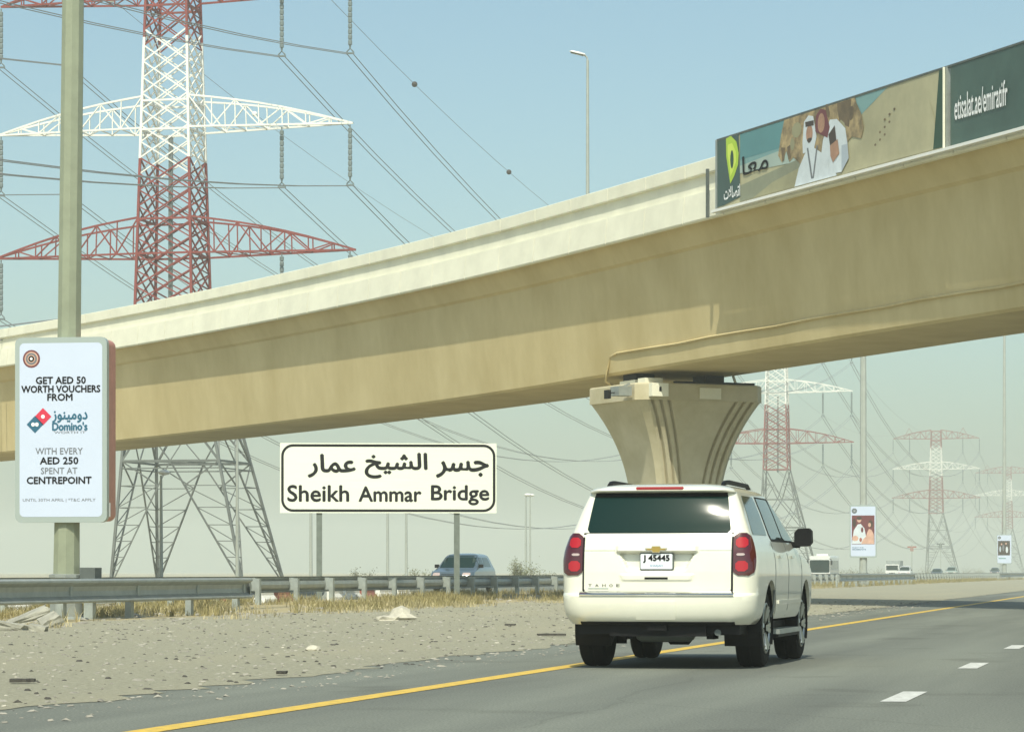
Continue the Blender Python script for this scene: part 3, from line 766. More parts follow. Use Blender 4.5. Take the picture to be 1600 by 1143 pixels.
# ------------------------------------------------------------------ poster boxes on tall poles
def poster_pole(V, U, label_pole, label_box, kind, tilt=0, H=30):
    lp = thing('tall_lamp_pole', label_pole, 'lamp pole', (U, V, 0), 0, 'tall lamp poles along the median')
    lp.rotation_euler = (0, tilt, 0)
    mb = MB(); mb.lathe([(.29, .9), (.275, 2.2), (.25, 7), (.235, 14), (.14, H)], 8 if kind else 10); mb.build('shaft', M['pole'] if kind == 0 else M['pole_far'], lp, 20)
    mb = MB(); mb.lathe([(.45, -.2), (.45, .0), (.36, .05), (.34, .86), (.38, .88), (.38, .94), (.29, .96)], 10); mb.build('base_sleeve', M['galv'], lp, 30)
    mb = MB()
    for sd in (-1, 1): mb.path([(0, 0, H - .2), (sd * 1.2, 0, H + .5), (sd * 2.4, 0, H + .6)], .06)
    mb.build('arm', M['pole_far'], lp)
    for sd in (-1, 1):
        mb = MB(); mb.lathe([(.05, -.45), (.16, -.3), (.18, .2), (.06, .45)], 8, 'x'); o = mb.build('lamp_head', M['white_paint'], lp, 50); o.location = (sd * 2.7, 0, H + .6); o.scale = (1, 1, .4)
    if kind == 0:
        mb = MB(); mb.box(.36, .70, -.15, .25, .55, 1.10); mb.build('cabinet', M['galv_dark'], lp)
        mb = MB(); mb.box(.42, .62, -.05, .15, -.1, .55); mb.build('cabinet_leg', M['post'], lp)
    bz0, bz1 = 2.05, 5.98; hw_ = 1.01; dp = .36
    bt = thing('poster_box', label_box, 'poster box', (U + .0, V, 0), R(4), 'poster boxes on the lamp poles')
    mb = MB(); slab(mb, rrect(-hw_, hw_, bz0, bz1, .14), -dp, -dp + .16); fr = mb.build('frame', M['ad_frame'], bt, 40)
    mb = MB(); slab(mb, rrect(-hw_ + .03, hw_ - .02, bz0 + .03, bz1 - .02, .16), -dp + .163, dp); mb.build('side_casing', M['ad_side'], bt, 40)
    mb = MB(); mb.box(hw_ - .019, hw_ + .004, -dp + .2, -dp + .26, bz0 + .12, bz0 + .42); mb.build('latch_plate', M['white_paint'], bt)
    y = -dp - .004
    pane = flat('poster', rrect(-hw_ + .10, hw_ - .10, bz0 + .12, bz1 - .12, .10), M['ad_face'], bt, y)
    W, Hh = 2 * hw_ - .2, bz1 - bz0 - .24
    def X(t): return -W / 2 + t * W
    def Z(t): return bz1 - .12 - t * Hh
    # round rosette in the corner
    cx, cz = X(.145), Z(.09)
    rr = .19 if kind == 0 else .2
    for i, (r_, mm) in enumerate(((rr, M['maroon_print'] if kind == 0 else M['grey_print']), (rr * .80, M['peach_print'] if kind == 0 else M['teal_dark']), (rr * .66, M['grey_print']), (rr * .44, M['peach_print'] if kind == 0 else M['robe_shadow']), (rr * .34, M['black_ink']), (rr * .16, M['white_print']))):
        flat('rosette_ring', ell(cx, cz, r_, r_, 20), mm, pane, y - .003 * (i + 1))
    if kind == 0:
        rows = [('GET AED 50', .60, .085, .215, 1, .50), ('WORTH VOUCHERS', .95, .085, .265, 1, .50), ('FROM', .30, .085, .312, .4, .49),
                ('WITH EVERY', .57, .08, .622, 0, .48), ('AED 250', .46, .09, .677, 1, .48), ('SPENT AT', .44, .08, .735, 0, .48), ('CENTREPOINT', .78, .09, .790, 1, .48)]
        for s_, w_, h_, t_, b_, xc in rows:
            text('lettering', s_, w_ * W, .145 if b_ else .135, X(xc), Z(t_), M['black_ink'] if b_ else M['grey_print'], pane, y=y - .004, fat=.007 if b_ else .0015, res=2)
        text('lettering', 'UNTIL 30TH APRIL | *T&C APPLY', .88 * W, .085, X(.48), Z(.905), M['grey_print'], pane, y=y - .004, res=2)
        # square tile emblem: two tiles standing on their corners
        def tile(tx, tz, r_, m_): flat('emblem_tile', [(tx, tz - r_), (tx + r_, tz), (tx, tz + r_), (tx - r_, tz)], m_, pane, y - .004)
        tile(X(.285), Z(.423), .185, M['red_print']); tile(X(.188), Z(.468), .185, M['blue_print'])
        for tx, tz in ((X(.285), Z(.423)), (X(.165), Z(.468)), (X(.21), Z(.468))): flat('emblem_dot', ell(tx, tz, .043, .043, 10), M['white_print'], pane, y - .008)
        text('arabic_lettering', ''.join(reversed('\uFEA9\uFEED\uFEE3\uFEF4\uFEE8\uFEEE\uFEAF')), .42 * W, .24, X(.61), Z(.425), M['blue_print'], pane, y=y - .004, fat=.009)
        text('lettering', "Domino's", .42 * W, .17, X(.61), Z(.480), M['blue_print'], pane, y=y - .004, fat=.009)
        text('lettering', 'WORTH IT', .38 * W, .05, X(.61), Z(.515), M['grey_print'], pane, y=y - .004)
    elif kind == 1:
        flat('picture', [(X(.04), Z(.76)), (X(.96), Z(.76)), (X(.96), Z(.18)), (X(.04), Z(.18))], M['maroon_print'], pane, y - .004)
        flat('picture_figure', [(X(.04), Z(.75)), (X(.12), Z(.48)), (X(.28), Z(.36)), (X(.40), Z(.35)), (X(.55), Z(.44)), (X(.62), Z(.6)), (X(.5), Z(.75))], M['robe'], pane, y - .008)
        flat('picture_figure', ell(X(.34), Z(.27), .16, .19), M['peach_print'], pane, y - .010)
        flat('picture_figure', [(X(.42), Z(.755)), (X(.50), Z(.66)), (X(.62), Z(.60)), (X(.68), Z(.50)), (X(.74), Z(.45)), (X(.84), Z(.47)), (X(.93), Z(.56)), (X(.95), Z(.755))], M['peach_print'], pane, y - .010)
        flat('picture_figure', ell(X(.80), Z(.35), .17, .28), M['hair_print'], pane, y - .011)
        flat('picture_figure', ell(X(.76), Z(.37), .11, .16), M['peach_print'], pane, y - .013)
        flat('picture_figure', ell(X(.14), Z(.33), .14, .30), M['hair_print'], pane, y - .006)
        flat('picture_figure', ell(X(.34), Z(.235), .19, .13), M['hair_print'], pane, y - .012)
        flat('picture_figure', ell(X(.18), Z(.64), .24, .20), M['peach_print'], pane, y - .012)
        flat('picture_figure', ell(X(.40), Z(.67), .10, .16), M['red_block'], pane, y - .014)
        flat('picture_figure', ell(X(.46), Z(.47), .09, .2), M['maroon_print'], pane, y - .014)
        text('lettering', 'ENJOY THE', .45 * W, .10, X(.29), Z(.83), M['blue_print'], pane, y=y - .004, bold=.02)
        text('lettering', 'MOMENTS', .55 * W, .10, X(.34), Z(.865), M['blue_print'], pane, y=y - .004, bold=.02)
    else:
        flat('picture', [(X(.04), Z(.72)), (X(.90), Z(.72)), (X(.90), Z(.20)), (X(.04), Z(.20))], M['hair_print'], pane, y - .004)
        for i, (tx, tz, ra, rb_) in enumerate(((.2, .5, .12, .5), (.42, .45, .14, .55), (.68, .52, .16, .55), (.3, .32, .1, .15), (.62, .3, .1, .16))):
            flat('picture_figure', ell(X(tx), Z(tz), ra, rb_ * .8), (M['robe_shadow'], M['grey_print'], M['robe'], M['peach_print'], M['peach_print'])[i], pane, y - .006 - .002 * i)
        flat('lettering_block', rrect(X(.08), X(.6), Z(.85), Z(.81), .02), M['sky_b'], pane, y - .004)
    return lp
poster_pole(59.2, -23.27, 'nearest thick cream lamp pole rising out of the top left of the photo', 'large white voucher poster box with black lettering on the nearest pole', 0, R(.7))
poster_pole(219.3, -23.2, 'distant lamp pole carrying the family poster, right of the white car', 'distant poster box with a reddish photo of a seated family', 1)
poster_pole(394.7, -23.1, 'farthest lamp pole at the right edge of the photo', 'smallest poster box with a dark group photo at the right edge', 2, H=36)

# ------------------------------------------------------------------ slim lamp posts across the road
lampo = None
for i, (px, c, zt, lab) in enumerate(((252, -53, 6.0, 'slim pole between the feet of the nearest pylon, left one'), (371, -53, 9.0, 'slim pole between the feet of the nearest pylon, right one'), (486, -55, 8.5, 'slim pole beside the left post of the name sign'),
                              (606, -55, 8.5, 'left of two slim poles under the middle of the name sign'), (635, -57.5, 8.5, 'right of two slim poles under the middle of the name sign'), (822, -56, 7.4, 'slim lamp post just left of the white car with a round white head'), (828.5, -66, 8.6, 'taller thin lamp post just behind the round-headed one'))):
    D = -c * 4600 / (1849 - px); U, V, _ = cw(c + .228 * D, D)
    t = thing('slim_lamp_post', lab, 'lamp post', (U, V, 0), THETA, 'slim lamp posts beyond the opposite carriageway')
    mb = MB(); mb.lathe([(.11, -.1), (.09, zt * .5), (.06, zt)], 8); mb.build('shaft', M['pole_far'], t, 40)
    mb = MB(); mb.lathe([(.02, .0), (.22, .08), (.30, .22), (.16, .38), (.02, .42)], 10); o = mb.build('lamp_head', M['white_paint'], t, 60); o.location = (.15, 0, zt); o.scale = (1.1, .8, .7)

# ------------------------------------------------------------------ vehicles
def interp(tab, z):
    if z <= tab[0][0]: return tab[0][1]
    for (a, va), (b, vb) in zip(tab, tab[1:]):
        if z <= b: return va + (vb - va) * (z - a) / (b - a) if b > a else vb
    return tab[-1][1]
class Skin:
    """a car body as horizontal rings: half width, rear y, front y and corner radii by height"""
    def __init__(s, W, YR, YF, RR, RF, bow=.05, fbow=.10):
        s.W, s.YR, s.YF, s.RR, s.RF, s.bow, s.fb = W, YR, YF, RR, RF, bow, fbow
    def half(s, z, n=10):
        w, yr, yf, rr, rf = (interp(t, z) for t in (s.W, s.YR, s.YF, s.RR, s.RF))
        rr = min(rr, w * .9); rf = min(rf, w * .9)
        p = []
        for i in range(n + 1):
            x = (w - rr) * i / n; p.append((x, yr + s.bow * (x / w) ** 2))
        y0 = p[-1][1]
        for i in range(1, n + 1):
            t = math.pi / 2 * i / n; p.append((w - rr + rr * math.sin(t), y0 + rr * (1 - math.cos(t))))
        ya = y0 + rr; yb = yf - s.fb - rf
        for i in range(1, 3 * n):
            t = i / (3 * n); p.append((w - .015 * (2 * t - 1) ** 2 + .015 - (.015 if 0 else 0) - .0, ya + (yb - ya) * t))
        for i in range(0, n + 1):
            t = math.pi / 2 * i / n; p.append((w - rf + rf * math.cos(t), yb + rf * math.sin(t)))
        y1 = yb + rf; x1 = w - rf
        for i in range(1, n + 1):
            x = x1 * (1 - i / n); p.append((x, y1 + (yf - y1) * (1 - (x / x1) ** 2)))
        return p
    def full(s, z):
        h = s.half(z); return h + [(-x, y) for x, y in h[-2:0:-1]]
    def rear(s, x, z):
        h = s.half(z); ax = abs(x)
        for (xa, ya), (xb, yb) in zip(h, h[1:]):
            if xa <= ax <= xb + 1e-9: return Vector((x, ya + (yb - ya) * ((ax - xa) / max(1e-9, xb - xa)), z))
        return Vector((x, h[20][1], z))
    def front(s, x, z):
        h = s.half(z)[::-1]; ax = abs(x)
        for (xa, ya), (xb, yb) in zip(h, h[1:]):
            if xa <= ax <= xb + 1e-9: return Vector((x, ya + (yb - ya) * ((ax - xa) / max(1e-9, xb - xa)), z))
        return Vector((x, h[20][1], z))
    def side(s, y, z, sd=1):
        h = s.half(z)[10:-10]
        for (xa, ya), (xb, yb) in zip(h, h[1:]):
            if ya <= y <= yb: return Vector((sd * (xa + (xb - xa) * ((y - ya) / max(1e-9, yb - ya))), y, z))
        return Vector((sd * h[-1][0], y, z))
    def wrap(s, t, z, sd=1):
        """t metres along the ring from the rear centre"""
        h = s.half(z); acc = 0
        for (xa, ya), (xb, yb) in zip(h, h[1:]):
            l = math.hypot(xb - xa, yb - ya)
            if acc + l >= t: k = (t - acc) / l; return Vector((sd * (xa + (xb - xa) * k), ya + (yb - ya) * k, z))
            acc += l
        return Vector((0, h[-1][1], z))
    def body(s, name, levels, m, parent):
        vs = []; fs = []; k = None
        for z in levels:
            r = s.full(z); k = len(r); vs += [(x, y, z) for x, y in r]
        for i in range(len(levels) - 1):
            for j in range(k): fs.append((i * k + j, i * k + (j + 1) % k, (i + 1) * k + (j + 1) % k, (i + 1) * k + j))
        fs += [tuple(range(k))[::-1], tuple(range((len(levels) - 1) * k, len(levels) * k))]
        return link_mesh(name, vs, fs, m, parent)
def patch(name, fn, u0, u1, z0, z1, off, m, parent, nu=8, nz=6, corner=0, smooth=40, offn=None):
    """sheet lying 'off' outside the surface fn(u,z), with turned-in edges; u0/u1 may be functions of z"""
    U0 = u0 if callable(u0) else (lambda z: u0); U1 = u1 if callable(u1) else (lambda z: u1)
    def P(i, j, extra=0):
        t = j / nz; z = z0 + (z1 - z0) * t; a, b = U0(z), U1(z)
        if corner:
            dz = min(z - z0, z1 - z)
            if dz < corner: ins_ = corner - math.sqrt(max(0, corner ** 2 - (corner - dz) ** 2)); a += ins_ if a < b else -ins_; b -= ins_ if b > a else -ins_
        u = a + (b - a) * i / nu
        e = 1e-3
        p = fn(u, z); pu = fn(u + e, z) - p; pz = fn(u, z + e) - p
        n = pu.cross(pz)
        if n.length < 1e-12: n = Vector((0, -1, 0))
        n.normalize()
        # outward: away from the car's centre axis
        c = Vector((p.x, p.y - 2.5, 0))
        if n.dot(c) < 0: n = -n
        o_ = off + (offn(u, z) if offn else 0) + extra
        return p + n * o_
    vs = []; fs = []
    for j in range(nz + 1):
        for i in range(nu + 1): vs.append(P(i, j))
    for j in range(nz):
        for i in range(nu): a = j * (nu + 1) + i; fs.append((a, a + 1, a + nu + 2, a + nu + 1))
    border = [(i, 0) for i in range(nu)] + [(nu, j) for j in range(nz)] + [(i, nz) for i in range(nu, 0, -1)] + [(0, j) for j in range(nz, 0, -1)]
    k = len(vs); B = len(border)
    for i, j in border: vs.append(P(i, j, -off - .02))
    for q_ in range(B):
        i, j = border[q_]; i2, j2 = border[(q_ + 1) % B]
        fs.append((j * (nu + 1) + i, k + q_, k + (q_ + 1) % B, j2 * (nu + 1) + i2))
    o = link_mesh(name, vs, fs, m, parent)
    bm = bmesh.new(); bm.from_mesh(o.data); bmesh.ops.remove_doubles(bm, verts=bm.verts[:], dist=1e-5); bmesh.ops.recalc_face_normals(bm, faces=bm.faces[:])
    bm.to_mesh(o.data); bm.free(); o.data.shade_smooth(); o.data.set_sharp_from_angle(angle=R(smooth))
    return o
def boolean_cut(body, cutters, angle=28):
    for c in [body] + list(cutters):
        bm = bmesh.new(); bm.from_mesh(c.data); bmesh.ops.recalc_face_normals(bm, faces=bm.faces[:]); bm.to_mesh(c.data); bm.free()
    for c in cutters:
        c.parent = body.parent
        md = body.modifiers.new('b', 'BOOLEAN'); md.operation = 'DIFFERENCE'; md.object = c; md.solver = 'EXACT'
    bpy.context.view_layer.update()
    dg = bpy.context.evaluated_depsgraph_get(); me = bpy.data.meshes.new_from_object(body.evaluated_get(dg))
    body.modifiers.clear(); body.data = me; me.shade_smooth(); me.set_sharp_from_angle(angle=R(angle))
    for c in cutters: bpy.data.objects.remove(c)
def wheel(parent, x, y, r, w, sd, rim_m, spokes=6):
    mb = MB(); hw = w / 2
    mb.lathe([(r * .64, -hw * .9), (r * .88, -hw), (r * .97, -hw * .86), (r, -hw * .6), (r, -.02), (r * .985, -.015), (r * .985, .015), (r, .02), (r, hw * .6), (r * .97, hw * .86), (r * .88, hw), (r * .64, hw * .9)], 36, 'x')
    t = mb.build('wheel', M['rubber'], parent, 40); t.location = (x, y, r)
    mb = MB(); mb.lathe([(r * .655, hw * .90), (r * .655, hw * .99), (r * .62, hw * 1.02), (r * .58, hw * .86), (r * .56, hw * .2)], 36, 'x')
    mb.lathe([(.09, hw * .3), (.09, hw * .80), (.075, hw * .86)], 14, 'x')
    for k in range(spokes):
        a = 2 * math.pi * k / spokes
        for da in (-.13, .13):
            c0 = Vector((hw * .74, math.cos(a + da * .4) * .06, math.sin(a + da * .4) * .06)); c1 = Vector((hw * .92, math.cos(a + da) * r * .60, math.sin(a + da) * r * .60))
            mb.bar(c0, c1, .045, 4, .055, True)
    rm = mb.build('rim', rim_m, t, 35)
    mb = MB(); mb.lathe([(r * .56, hw * .18), (r * .1, hw * .25)], 24, 'x'); mb.build('brake_disc', M['black'], t)
    if sd < 0: t.rotation_euler = (0, 0, math.pi)
    return t

# ---- the large white car
suv = thing('white_car', 'large cream-white off-road car seen from behind on the yellow line', 'car', (-5.264, 29.67, 0), 0)
SW = [(.46, .93), (.50, .965), (.56, .995), (.65, 1.012), (.76, 1.018), (1.0, 1.025), (1.12, 1.018), (1.22, .998), (1.32, .962), (1.39, .932), (1.50, .893), (1.62, .850), (1.74, .802), (1.81, .772), (1.835, .760), (1.86, .735), (1.885, .68), (1.905, .60), (1.92, .48), (1.935, .30), (1.94, .15)]
SR = [(.46, .10), (.50, .05), (.56, .02), (.65, .0), (.75, .0), (.765, .01), (.785, .075), (1.0, .085), (1.2, .105), (1.38, .15), (1.41, .165), (1.5, .197), (1.60, .238), (1.70, .284), (1.80, .335), (1.815, .34), (1.825, .27), (1.84, .25), (1.87, .29), (1.89, .36), (1.905, .48), (1.92, .72), (1.935, 1.1), (1.94, 1.4)]
SF = [(.46, 5.02), (.5, 5.1), (.6, 5.16), (.9, 5.16), (1.0, 5.10), (1.08, 4.95), (1.14, 4.6), (1.20, 4.15), (1.25, 3.98), (1.32, 3.85), (1.41, 3.70), (1.6, 3.33), (1.8, 2.90), (1.86, 2.7), (1.89, 2.5), (1.905, 2.35), (1.92, 2.1), (1.935, 1.8), (1.94, 1.6)]
SRR = [(.46, .26), (.7, .26), (.765, .25), (.785, .20), (1.2, .17), (1.38, .13), (1.6, .11), (1.8, .10), (1.84, .14), (1.9, .25), (1.94, .1)]
SRF = [(.46, .35), (1.0, .35), (1.2, .30), (1.41, .22), (1.8, .2), (1.9, .2), (1.94, .05)]
S = Skin(SW, SR, SF, SRR, SRF, bow=.08)
lv = sorted(set([z for z, _ in SW] + [z for z, _ in SR] + [.6, .7, .85, .95, 1.05, 1.3, 1.45, 1.55, 1.67]))
body = S.body('body', lv, M['paint_white_car'], suv)
cut = []
for y in (1.20, 4.15):
    for sd in (-1, 1):
        mb = MB(); a, b = (.60, 1.3) if sd > 0 else (-1.3, -.60)
        mb.lathe([(.485, a), (.485, b)], 40, 'x', (0, y, .43)); c = mb.build('cut', M['black']); cut.append(c)
# doors lower edge
mb = MB(); mb.box(-1.3, 1.3, 1.7, 3.7, .2, .50); cut.append(mb.build('cut', M['black']))
mb = MB(); mb.box(-.42, .42, -.1, .24, .985, 1.205); cut.append(mb.build('cut', M['paint_white_car']))
boolean_cut(body, cut)
for y in (1.20, 4.15):
    for sd in (-1, 1):
        mb = MB(); n = 24; vs = []; fs = []
        for i in range(n + 1):
            t = R(-25) + R(230) * i / n
            for x in (.60, .985): vs.append((sd * x, y + .478 * math.cos(t), .43 + .478 * math.sin(t)))
        fs = [(2 * i, 2 * i + 1, 2 * i + 3, 2 * i + 2) for i in range(n)]
        k = len(vs); vs.append((sd * .60, y, .43)); fs += [(k, 2 * i, 2 * i + 2) for i in range(n)]
        mb.add(vs, fs); mb.build('wheel_arch_liner', M['black'], suv)
        wheel(suv, sd * .835, y, .41, .285, sd, M['rim'])
# tailgate skin with its relief
def smooth01(t): t = max(0, min(1, t)); return t * t * (3 - 2 * t)
def relief(x, z):
    o = 0; ax = abs(x)
    # garnish bar above the plate
    o += .042 * smooth01((.43 - ax) / .03) * smooth01((z - 1.195) / .008) * smooth01((1.285 - z) / .03)
    # recessed trapezoid for the plate
    lim = .40 - (1.20 - z) * .55
    if z < 1.2: o -= .055 * smooth01((lim - ax) / .02) * smooth01((z - 1.0) / .05) * smooth01((1.197 - z) / .006)
    # lower pressed ledge
    lim2 = .37 + (z - .93) * .4
    if z < 1.0: o += .014 * smooth01((lim2 - ax) / .02) * smooth01((z - .905) / .01) * smooth01((.985 - z) / .02)
    return o
for a_, b_, c_, d_ in ((-.784, -.762, .785, 1.40), (.762, .784, .785, 1.40), (-.784, .784, .780, .802), (-.776, .776, 1.39, 1.402)):
    patch('tailgate_seam', S.rear, a_, b_, c_, d_, .003, M['black'], suv, 10, 6)
tg = patch('tailgate', S.rear, -.763, .763, .800, 1.392, .010, M['paint_white_car'], suv, 90, 70, corner=.03, offn=relief, smooth=50)
patch('tailgate_seam_line', S.rear, -.763, -.435, 1.215, 1.219, .0125, M['galv_dark'], tg, 8, 1)
patch('tailgate_seam_line', S.rear, .435, .763, 1.215, 1.219, .0125, M['galv_dark'], tg, 8, 1)
patch('handle', S.rear, -.12, .12, .925, .945, .03, M['black'], tg, 6, 2)
def gl(z): return -(.752 - (z - 1.4) * .14)
rg = patch('rear_window', S.rear, gl, lambda z: -gl(z), 1.403, 1.815, .006, M['glass'], suv, 24, 12, corner=.03)
patch('ceramic_shadow_band', S.rear, lambda z: gl(z) + .005, lambda z: -gl(z) - .005, 1.775, 1.812, .009, M['black'], rg, 12, 2)  # black ceramic edge, with the spoiler's shadow painted into the same band
bb = patch('brake_light_bar', S.rear, -.25, .25, 1.845, 1.868, .012, M['brake_bar'], suv, 10, 2, corner=.01)
# emblem, plate, badges
pl = thing_plate = None
py = S.rear(0, 1.1).y
mb = MB(); slab(mb, rrect(-.165, .165, 1.03, 1.185, .012), py - .022, py - .005); pl = mb.build('number_plate', M['plate'], suv)
mb = MB(); slab(mb, rrect(-.176, .176, 1.019, 1.196, .015), py - .0049, py + .02); mb.build('plate_frame', M['galv_dark'], pl)
text('plate_number', 'J 45445', .27, .075, 0, 1.135, M['black_ink'], pl, y=py - .024, fat=.004)
text('plate_lettering', 'SHARJAH', .13, .028, .0, 1.062, M['plate_blue'], pl, y=py - .024, bold=.01)
mb = MB(); slab(mb, [(-.105, 1.218), (-.115, 1.245), (-.05, 1.245), (-.045, 1.266), (.045, 1.266), (.05, 1.245), (.115, 1.245), (.105, 1.218), (.05, 1.218), (.04, 1.195), (-.04, 1.195), (-.05, 1.218)], S.rear(0, 1.24).y - .062, S.rear(0, 1.24).y - .03); em = mb.build('emblem', M['chrome'], suv)
yq = S.rear(0, 1.24).y - .064
flat('emblem_inlay', [(-.092, 1.224), (-.100, 1.239), (-.042, 1.239), (-.038, 1.259), (.038, 1.259), (.042, 1.239), (.100, 1.239), (.092, 1.224), (.042, 1.224), (.034, 1.202), (-.034, 1.202), (-.042, 1.224)], M['gold'], em, yq)
yb_ = S.rear(.6, .86).y - .014
for i, ch in enumerate('TAHOE'):
    text('badge_letter', ch, .036, .028, -.70 + i * .075, .862, M['black_ink'], tg, fn=lambda a, b: S.rear(a, b) + Vector((0, -.016, 0)))
patch('badge_bar', S.rear, -.72, -.50, .826, .836, .014, M['chrome'], tg, 4, 1)
patch('chrome_strip', S.rear, -.80, .80, .752, .778, .028, M['chrome'], suv, 30, 2)
patch('bumper_cover_flap', S.rear, -.205, .205, .515, .70, .012, M['paint_white_car'], suv, 8, 4)
patch('lower_valance', S.rear, -.80, .80, .462, .492, .008, M['black'], suv, 20, 2)
# tail lamps wrap round the corners
for sd in (-1, 1):
    f = lambda t, z, sd=sd: S.wrap(t, z, sd)
    hs = patch('tail_lamp', f, .785, lambda z: 1.035 - .07 * ((z - 1.15) / .25) ** 2, .965, 1.395, .014, M['red_dark'], suv, 14, 14, corner=.05)
    patch('lamp_segment', f, .808, .930, 1.245, 1.350, .020, M['red_lamp'], hs, 8, 4, corner=.03)
    patch('lamp_segment', f, .808, .930, 1.005, 1.112, .020, M['red_lamp'], hs, 8, 4, corner=.03)
    patch('reversing_lens', f, .815, .90, 1.165, 1.19, .020, M['clear_lamp'], hs, 8, 3, corner=.015)
    # side glass
    g = lambda y, z, sd=sd: S.side(y, z, sd)
    patch('quarter_window', g, lambda z: .46 + (z - 1.4) * .50, lambda z: 1.42 - (z - 1.4) * .08, 1.385, 1.79, .005, M['glass_side'], suv, 10, 8, corner=.03)
    dr = patch('side_trim', g, lambda z: 1.56 - (z - 1.4) * .1, lambda z: 3.86 - (z - 1.30) * 1.93, 1.325, 1.80, .003, M['black'], suv, 20, 10, corner=.03)
    patch('rear_door_window', g, lambda z: 1.60 - (z - 1.4) * .1, lambda z: 2.50 - (z - 1.4) * .1, 1.35, 1.78, .006, M['glass_side'], suv, 10, 8, corner=.03)
    patch('front_door_window', g, lambda z: 2.60 - (z - 1.4) * .1, lambda z: 3.74 - (z - 1.33) * 1.92, 1.345, 1.78, .006, M['glass_side'], suv, 10, 8, corner=.03)
    for y0_, y1_ in ((1.50, 1.53), (2.54, 2.57), (3.70, 3.73)):
        patch('door_seam', g, y0_, y1_, .52, 1.33, .0015, M['galv_dark'], suv, 1, 12)
    for yy in (1.72, 2.72):
        patch('door_handle', g, yy, yy + .20, 1.145, 1.175, .035, M['chrome'], suv, 4, 2)
    patch('door_moulding', g, 1.72, 3.62, .66, .70, .016, M['paint_white_car'], suv, 12, 2)
    # running board
    mb = MB(); x0 = .86; a = sorted((sd * .86, sd * 1.04)); mb.box(a[0], a[1], 1.78, 3.60, .335, .385)
    rb = mb.build('running_board', M['galv'], suv)
    mb = MB(); mb.box(a[0], a[1] - .02 * sd if sd > 0 else a[1], 1.80, 3.58, .30, .332); mb.build('board_edge', M['black'], rb)
    # mirror
    mb = MB(); pts = []
    for q_ in ((1.01, 1.30), (1.06, 1.285), (1.17, 1.29), (1.205, 1.33), (1.20, 1.46), (1.17, 1.49), (1.05, 1.485), (1.01, 1.44)): pts.append((sd * q_[0], q_[1]))
    slab(mb, pts if sd > 0 else pts[::-1], 3.22, 3.38); mb.box(*sorted((sd * .93, sd * 1.06)), 3.30, 3.37, 1.27, 1.34)
    mr = mb.build('door_mirror', M['black'], suv, 30)
    # roof rail
    mb = MB(); rx = .60
    pth = [(sd * rx, .62, 1.89), (sd * rx, .72, 1.925), (sd * (rx + .01), .95, 1.94), (sd * (rx + .01), 2.3, 1.935), (sd * rx, 2.52, 1.89)]
    mb.path(pth, .026, 6); mb.build('roof_rail', M['black'], suv, 50)
# windscreen, lamps and grille at the front (hidden from here)
patch('windscreen', S.front, lambda z: -(.78 - (z - 1.3) * .12), lambda z: .78 - (z - 1.3) * .12, 1.27, 1.83, .006, M['glass'], suv, 16, 8, corner=.04)
gr = patch('grille', S.front, -.55, .55, .62, 1.0, .01, M['black'], suv, 10, 6)
for z in (.74, .88): patch('grille_bar', S.front, -.55, .55, z, z + .035, .025, M['chrome'], gr, 10, 1)
for sd in (-1, 1):
    patch('headlight', S.front, sd * .60, sd * .85, .78, .98, .012, M['clear_lamp'], suv, 6, 4)
# underbody
mb = MB(); mb.box(-.84, .84, .22, 4.9, .36, .46); mb.box(-.5, .5, .16, .5, .34, .47); mb.box(-.10, .10, .10, .20, .40, .47)
mb.build('underbody', M['black'], suv)
mb = MB(); mb.bar((-.75, 1.2, .41), (.75, 1.2, .41), .14, 8); mb.lathe([(.05, -.2), (.17, -.1), (.17, .1), (.05, .2)], 12, 'x', (.05, 1.2, .40)); mb.build('rear_axle', M['black'], suv)
mb = MB(); mb.lathe([(.1, -.30), (.13, -.25), (.13, .25), (.1, .30)], 12, 'x', (.0, .62, .40)); mb.path([(.3, .6, .40), (.55, .45, .39), (.62, .18, .38)], .035, 8); mb.build('exhaust', M['galv_dark'], suv)
mb = MB(); mb.box(-.50, -.42, .7, 1.0, .3, .36); mb.box(.42, .5, .7, 1.0, .3, .36); mb.build('suspension_bracket', M['black'], suv)

